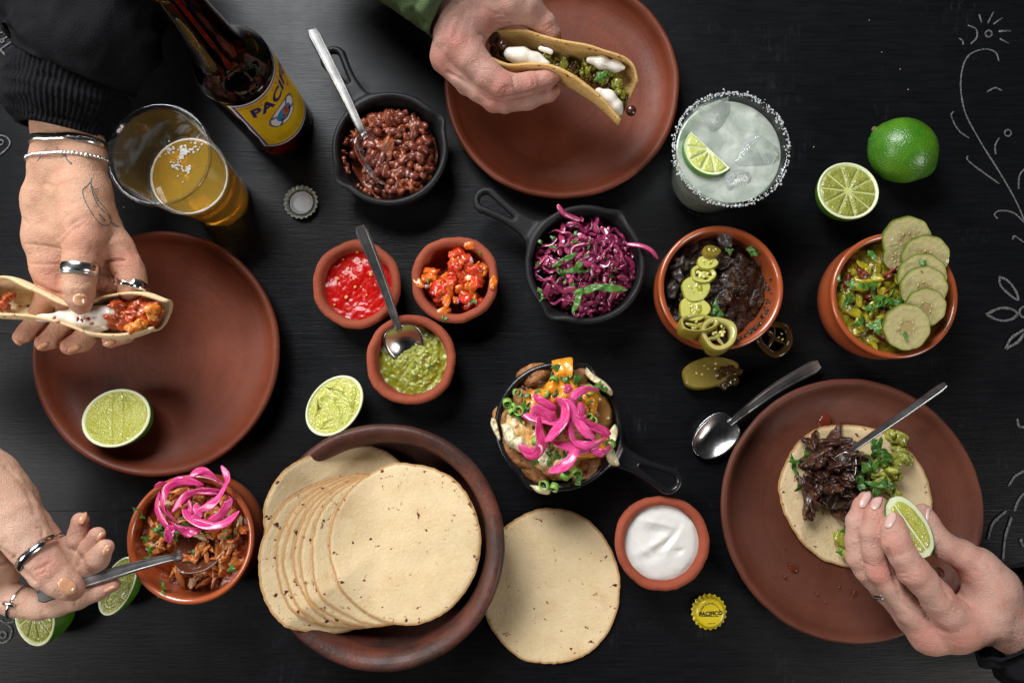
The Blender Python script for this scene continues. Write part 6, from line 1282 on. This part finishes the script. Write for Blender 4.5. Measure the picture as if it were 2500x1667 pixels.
D.band((2150, 1432, 6.3), (-.62, .72, .3), .0016, .0009, M_silver, off=.0001, hi=.0112); D.band((2154, 1437, 6.27), (-.62, .72, .3), .0008, .0012, M_silver, off=.0003, hi=.0112)
lime_wedge(P(2222, 1286, 9.9), P(2262, 1338, 9.7) - P(2180, 1222, 10.2), (.15, .1, 1), .0285, .0155, .011, 'lime wedge squeezed between the fingers over the open taco')

# ================================================================== SLEEVES
def cloth_mat(name, c, bs=900):
    n = NT(name); n.set(col=n.mix(n.noise(30, 4), c, tuple(x * 1.6 for x in c)), rough=.9, sheen=.0, spec=.08); n.bump(n.math('ADD', n.noise(bs, 3), n.voro(bs * .9)), .0005, .7); return n.m
M_black = cloth_mat('black_sweatshirt', (.007, .007, .0082)); M_green = cloth_mat('green_shirt_cloth', (.055, .08, .036))
def sleeve(name, path, rad, m, parent, seg=160, ribs=0, fold=.004, seed=0, rib_d=.0007, flatz=1.0, step=3):
    pts = spline([P(*p) for p in path], 40); n = len(pts); r = np.interp(np.linspace(0, 1, n), np.linspace(0, 1, len(rad)), rad) * .01
    T = np.gradient(pts, axis=0); T /= np.linalg.norm(T, axis=1)[:, None]; a = np.arange(seg) * 2 * math.pi / seg; V = []
    for i in range(n):
        B = np.cross(T[i], [0, 0, 1.0]); B /= np.linalg.norm(B); N = np.cross(B, T[i]); q = np.column_stack([np.cos(a) * 1.6, np.sin(a) * 1.6, np.full(seg, i * .16 + seed)])
        R = r[i] + fold * fbm(q, 3) + (rib_d * np.cos(a * ribs + .8 * np.sin(i * .2)) if ribs else 0); V.append(pts[i] + np.outer(R * np.cos(a), B) + np.outer(R * np.sin(a) * flatz, N))
    V = np.concatenate(V); W = np.concatenate([V, pts.repeat(seg, 0) + (V - pts.repeat(seg, 0)) * .93]); M = n * seg; F = []
    for i in range(n - 1):
        for j in range(seg): k = (j + 1) % seg; F.append((i*seg+j, i*seg+k, (i+1)*seg+k, (i+1)*seg+j)); F.append((M+i*seg+k, M+i*seg+j, M+(i+1)*seg+j, M+(i+1)*seg+k))
    for j in range(seg): k = (j + 1) % seg; F.append((k, j, M + j, M + k)); e = (n - 1) * seg; F.append((e + j, e + k, M + e + k, M + e + j))
    return mk(name, (W, F), m, parent)
sl = sleeve('sleeve', [(178, 175, 10.9), (200, 110, 11.3), (200, 0, 11.0), (190, -140, 11.0), (170, -320, 11.0)], [4.3, 5.6, 6.5, 6.9, 7.0], M_black, A.t, fold=.006, seed=3)
sleeve('cuff', [(150, 322, 10.4), (158, 270, 10.6), (168, 215, 10.8), (180, 150, 10.9)], [3.45, 4.35, 4.5, 4.2], M_black, sl, seg=480, ribs=66, fold=.0028, seed=8, rib_d=.0008)
sleeve('sleeve', [(1116, 2, 10.4), (1085, -25, 10.5), (1030, -75, 10.6), (900, -200, 10.6), (780, -320, 10.6)], [3.55, 3.75, 4.1, 4.8, 5.2], M_green, C.t, fold=.0035, seed=5)
sleeve('sleeve', [(2470, 1492, 7.6), (2500, 1515, 7.5), (2570, 1570, 7.4), (2680, 1660, 7.4)], [4.4, 4.9, 5.2, 5.4], M_black, D.t, fold=.006, seed=12)

# ================================================================== TACOS IN THE HAND
def taco(label, far, near, zt, zb, group, seed, mt=None):
    """far/near: photo pixels of the two leaf edges, listed end to end; zt edge height(s), zb fold height (cm)"""
    n, m = 60, 34; fs = smoothprof(far, 12); ns = smoothprof(near, 12); L = np.linspace(0, 1, n)
    ip = lambda a: np.column_stack([np.interp(L, np.linspace(0, 1, len(a)), a[:, k]) for k in range(2)]); fs, ns = ip(fs), ip(ns); zt_ = np.interp(L, np.linspace(0, 1, len(zt)), zt); G = np.zeros((n, m, 3)); rr = np.zeros((n, m)); zb_ = np.interp(L, np.linspace(0, 1, len(zb)), zb)
    mids = []
    for i in range(n):
        pf, pn = P(*fs[i], zt_[i]), P(*ns[i], zt_[i]); mid = (pf + pn) / 2; mids.append((mid, (pf - pn) / 2, zb_[i] * .01, zt_[i] * .01))
        for j, t_ in enumerate(np.linspace(-1, 1, m)):
            u = abs(t_); lat = math.sin(u * math.pi / 2) ** .55 * (1 + .22 * math.sin(math.pi * u ** 1.2)) if u > 0 else 0; e = (pf - mid) if t_ > 0 else (pn - mid); zz = zb_[i] + (zt_[i] - zb_[i]) * (1 - math.cos(u * math.pi / 2)) ** .9; G[i, j] = [mid[0] + e[0] * lat, mid[1] + e[1] * lat, zz * .01]
            rr[i, j] = max(u, abs(L[i] * 2 - 1))
    V = G.reshape(-1, 3); q = np.column_stack([V[:, 0] * 50 + seed, V[:, 1] * 50, V[:, 2] * 50]); V = V + np.column_stack([vn(q), vn(q + 9), vn(q + 5)]) * .0006
    # ragged edge
    t = thing('taco', V.mean(0) * [1, 1, 0], label, 'taco', group); o = mk('tortilla_shell', solid_sheet(V, n, m, .0021), mt or M_tort, t); r2 = rr.ravel() * .97; attr(o, 'rr', np.concatenate([r2, r2])); return t, mids
def at_taco(mids, s, l, h):
    i = min(len(mids) - 1, int(s * (len(mids) - 1))); mid, e, zb, zt = mids[i]; return np.array([mid[0] + e[0] * l, mid[1] + e[1] * l, zb + (zt - zb) * h])
K = Q(0, 300, .37)
tA, mA = taco('folded taco with red chicken and cream held in the ringed hand', K((-150, 1060), (30, 1030), (200, 1100), (430, 1205), (560, 1195), (700, 1155), (900, 1135), (1095, 1190)), K((-150, 1250), (0, 1255), (200, 1265), (350, 1290), (480, 1335), (600, 1375), (800, 1385), (1015, 1340)), [8.2, 9.6, 9.8, 9.6, 9.5, 9.5, 9.4, 8.9], [7.2, 6.6, 6.5, 6.5, 6.5, 6.6, 6.8, 7.4], 'tacos held in hands', 3)
M_tink = wet('red_chicken', (.36, .045, .010), (.46, .085, .014), (.28, .03, .008), .16, 70, .0012, 200, .2, coat=.5); TK = chunk_set('chicken_shred', 5, M_tink, (.72, .42, .32), .45, 1.6, 3); TO = chunk_set('chicken_shred', 2, wet('orange_chicken', (.66, .24, .03), (.60, .16, .02), None, .2, 70, .001, 200, .25), (.5, .4, .3), .35, 1.5, 3)
for k in range(34): inst('chicken_shred', rng.choice(TK), tA, at_taco(mA, U(.62, .985), U(-.6, .62), U(.35, .84)), (U(0, 6), U(0, 6), U(0, 6)), U(.6, 1.15))
for k in range(16): inst('chicken_shred', rng.choice(TK), tA, at_taco(mA, U(.0, .14), U(-.6, .5), U(.3, .75)), (U(0, 6), U(0, 6), U(0, 6)), U(.7, 1.2))
for (x, y) in ((365, 780 - 25), (376, 757), (340, 795), (350, 788), (372, 770), (320, 800)): inst('chicken_shred', rng.choice(TO), tA, P(x, y, 9.2), (U(0, 6), U(0, 6), U(0, 6)), U(.8, 1.2))
M_cream = wet('taco_cream', (.76, .70, .60), (.78, .73, .66), None, .18, 60, .0001, 120, .35, .006, (1, .9, .8), .3)
def cream_strip(name, pts, t, sc=1.0, seed=0, m=None):
    V, F = None, None; parts = []
    def fn(G):
        d = None
        for a, b in zip(pts, pts[1:]): e = cone(G, P(*a[:3]), P(*b[:3]), a[3] * .01, b[3] * .01); d = e if d is None else smin(d, e, .004)
        return d + (.0010 * vn(G * 120 + seed) + .0002 * vn(G * 300) if m is None else .0032 * vn(G * 190 + seed) + .0014 * vn(G * 460))
    W = [(P(*a[:3]), a[3] * .01) for a in pts]; return mk(name, sdf(fn, np.min([p - r for p, r in W], 0) - .004, np.max([p + r for p, r in W], 0) + .004, .0012), m or M_cream, t)
cream_strip('cream', [(95, 776, 8.7, .3), (150, 774, 8.6, .45), (190, 776, 8.4, .8), (222, 776, 8.2, 1.0), (250, 772, 8.3, .85), (285, 757, 8.7, .45), (300, 747, 8.9, .25)], tA)
cream_strip('cream', [(205, 790, 8.3, .6), (235, 798, 8.3, .55), (255, 798, 8.4, .4)], tA, seed=4)
for (x, y) in ((133, 775), (215, 778), (200, 782), (224, 790), (190, 779)): inst('sauce_drop', TK[0], tA, P(x, y, 9.6), (0, 0, U(0, 6)), .3)
cream_strip('chicken_filling', [(262, 785, 7.9, .7), (300, 772, 7.9, 1.1), (345, 764, 8.1, 1.05), (378, 760, 8.4, .6), (395, 758, 8.6, .3)], tA, seed=8, m=M_tink)
K = Q(1020, 0, .2381)
tC, mC = taco('folded taco with cream and green salsa held by the green-sleeved hand', K((750, 330), (1050, 320), (1280, 385), (1500, 440), (1800, 500), (2050, 580), (2190, 680), (2235, 850)), K((720, 560), (930, 650), (1150, 645), (1350, 660), (1600, 765), (1750, 870), (1900, 1000), (2090, 1215)), [9.0, 9.3, 9.5, 9.6, 9.6, 9.4, 9.0, 8.2], [6.3, 6.0, 6.0, 6.0, 6.1, 6.3, 6.5, 6.7], 'tacos held in hands', 9, M_tort2)
TB = chunk_set('bean', 4, wet('dark_bean', (.045, .014, .010), (.08, .022, .012), None, .15, 60, .0004, 200, .1), (.5, .38, .34), .12, 1.3, 3); TG = chunk_set('salsa_lump', 4, wet('taco_green_salsa', (.16, .16, .014), (.23, .22, .02), (.09, .08, .008), .15, 90, .001, 220, .25), (.5, .42, .3), .4, 1.6, 3)
for k in range(70): inst('bean', rng.choice(TB), tC, at_taco(mC, U(.03, .97), U(-.5, .4), U(.1, .42)), (U(0, 6), U(0, 6), U(0, 6)), U(.7, 1.1))
for k in range(46): s_ = U(.25, .97); inst('salsa_lump', rng.choice(TG), tC, at_taco(mC, s_, U(-.1, .6) if s_ < .8 else U(-.4, .4), U(.25, .50)), (U(0, 6), U(0, 6), U(0, 6)), U(.6, 1.1))
inst('bean', TB[0], tC, P(1541, 271, 7.2), (0, 0, 0), 1.1); inst('bean', TB[1], tC, P(1225, 108, 9.0), (0, 0, 1), 1.2); inst('bean', TB[2], tC, P(1208, 96, 8.8), (0, 0, 1), 1.2)
cream_strip('cream', [(1246, 132, 8.7, .5), (1275, 139, 8.6, .75), (1305, 148, 8.5, .65), (1335, 158, 8.6, .35)], tC); cream_strip('cream', [(1462, 224, 8.6, .35), (1485, 240, 8.2, .6), (1502, 260, 7.9, .6), (1510, 272, 7.7, .4)], tC, seed=2); cream_strip('cream', [(1438, 147, 8.4, .25), (1470, 152, 8.3, .5), (1500, 162, 8.2, .45), (1522, 166, 8.4, .2)], tC, seed=6); cream_strip('cream', [(1320, 118, 9.0, .25), (1345, 128, 8.9, .22)], tC, seed=7)
herbs(tC, [P(1462, 182, 8.8), P(1478, 178, 8.9), P(1470, 190, 8.8)], (.7, 1.0), kinds=(3, 9))
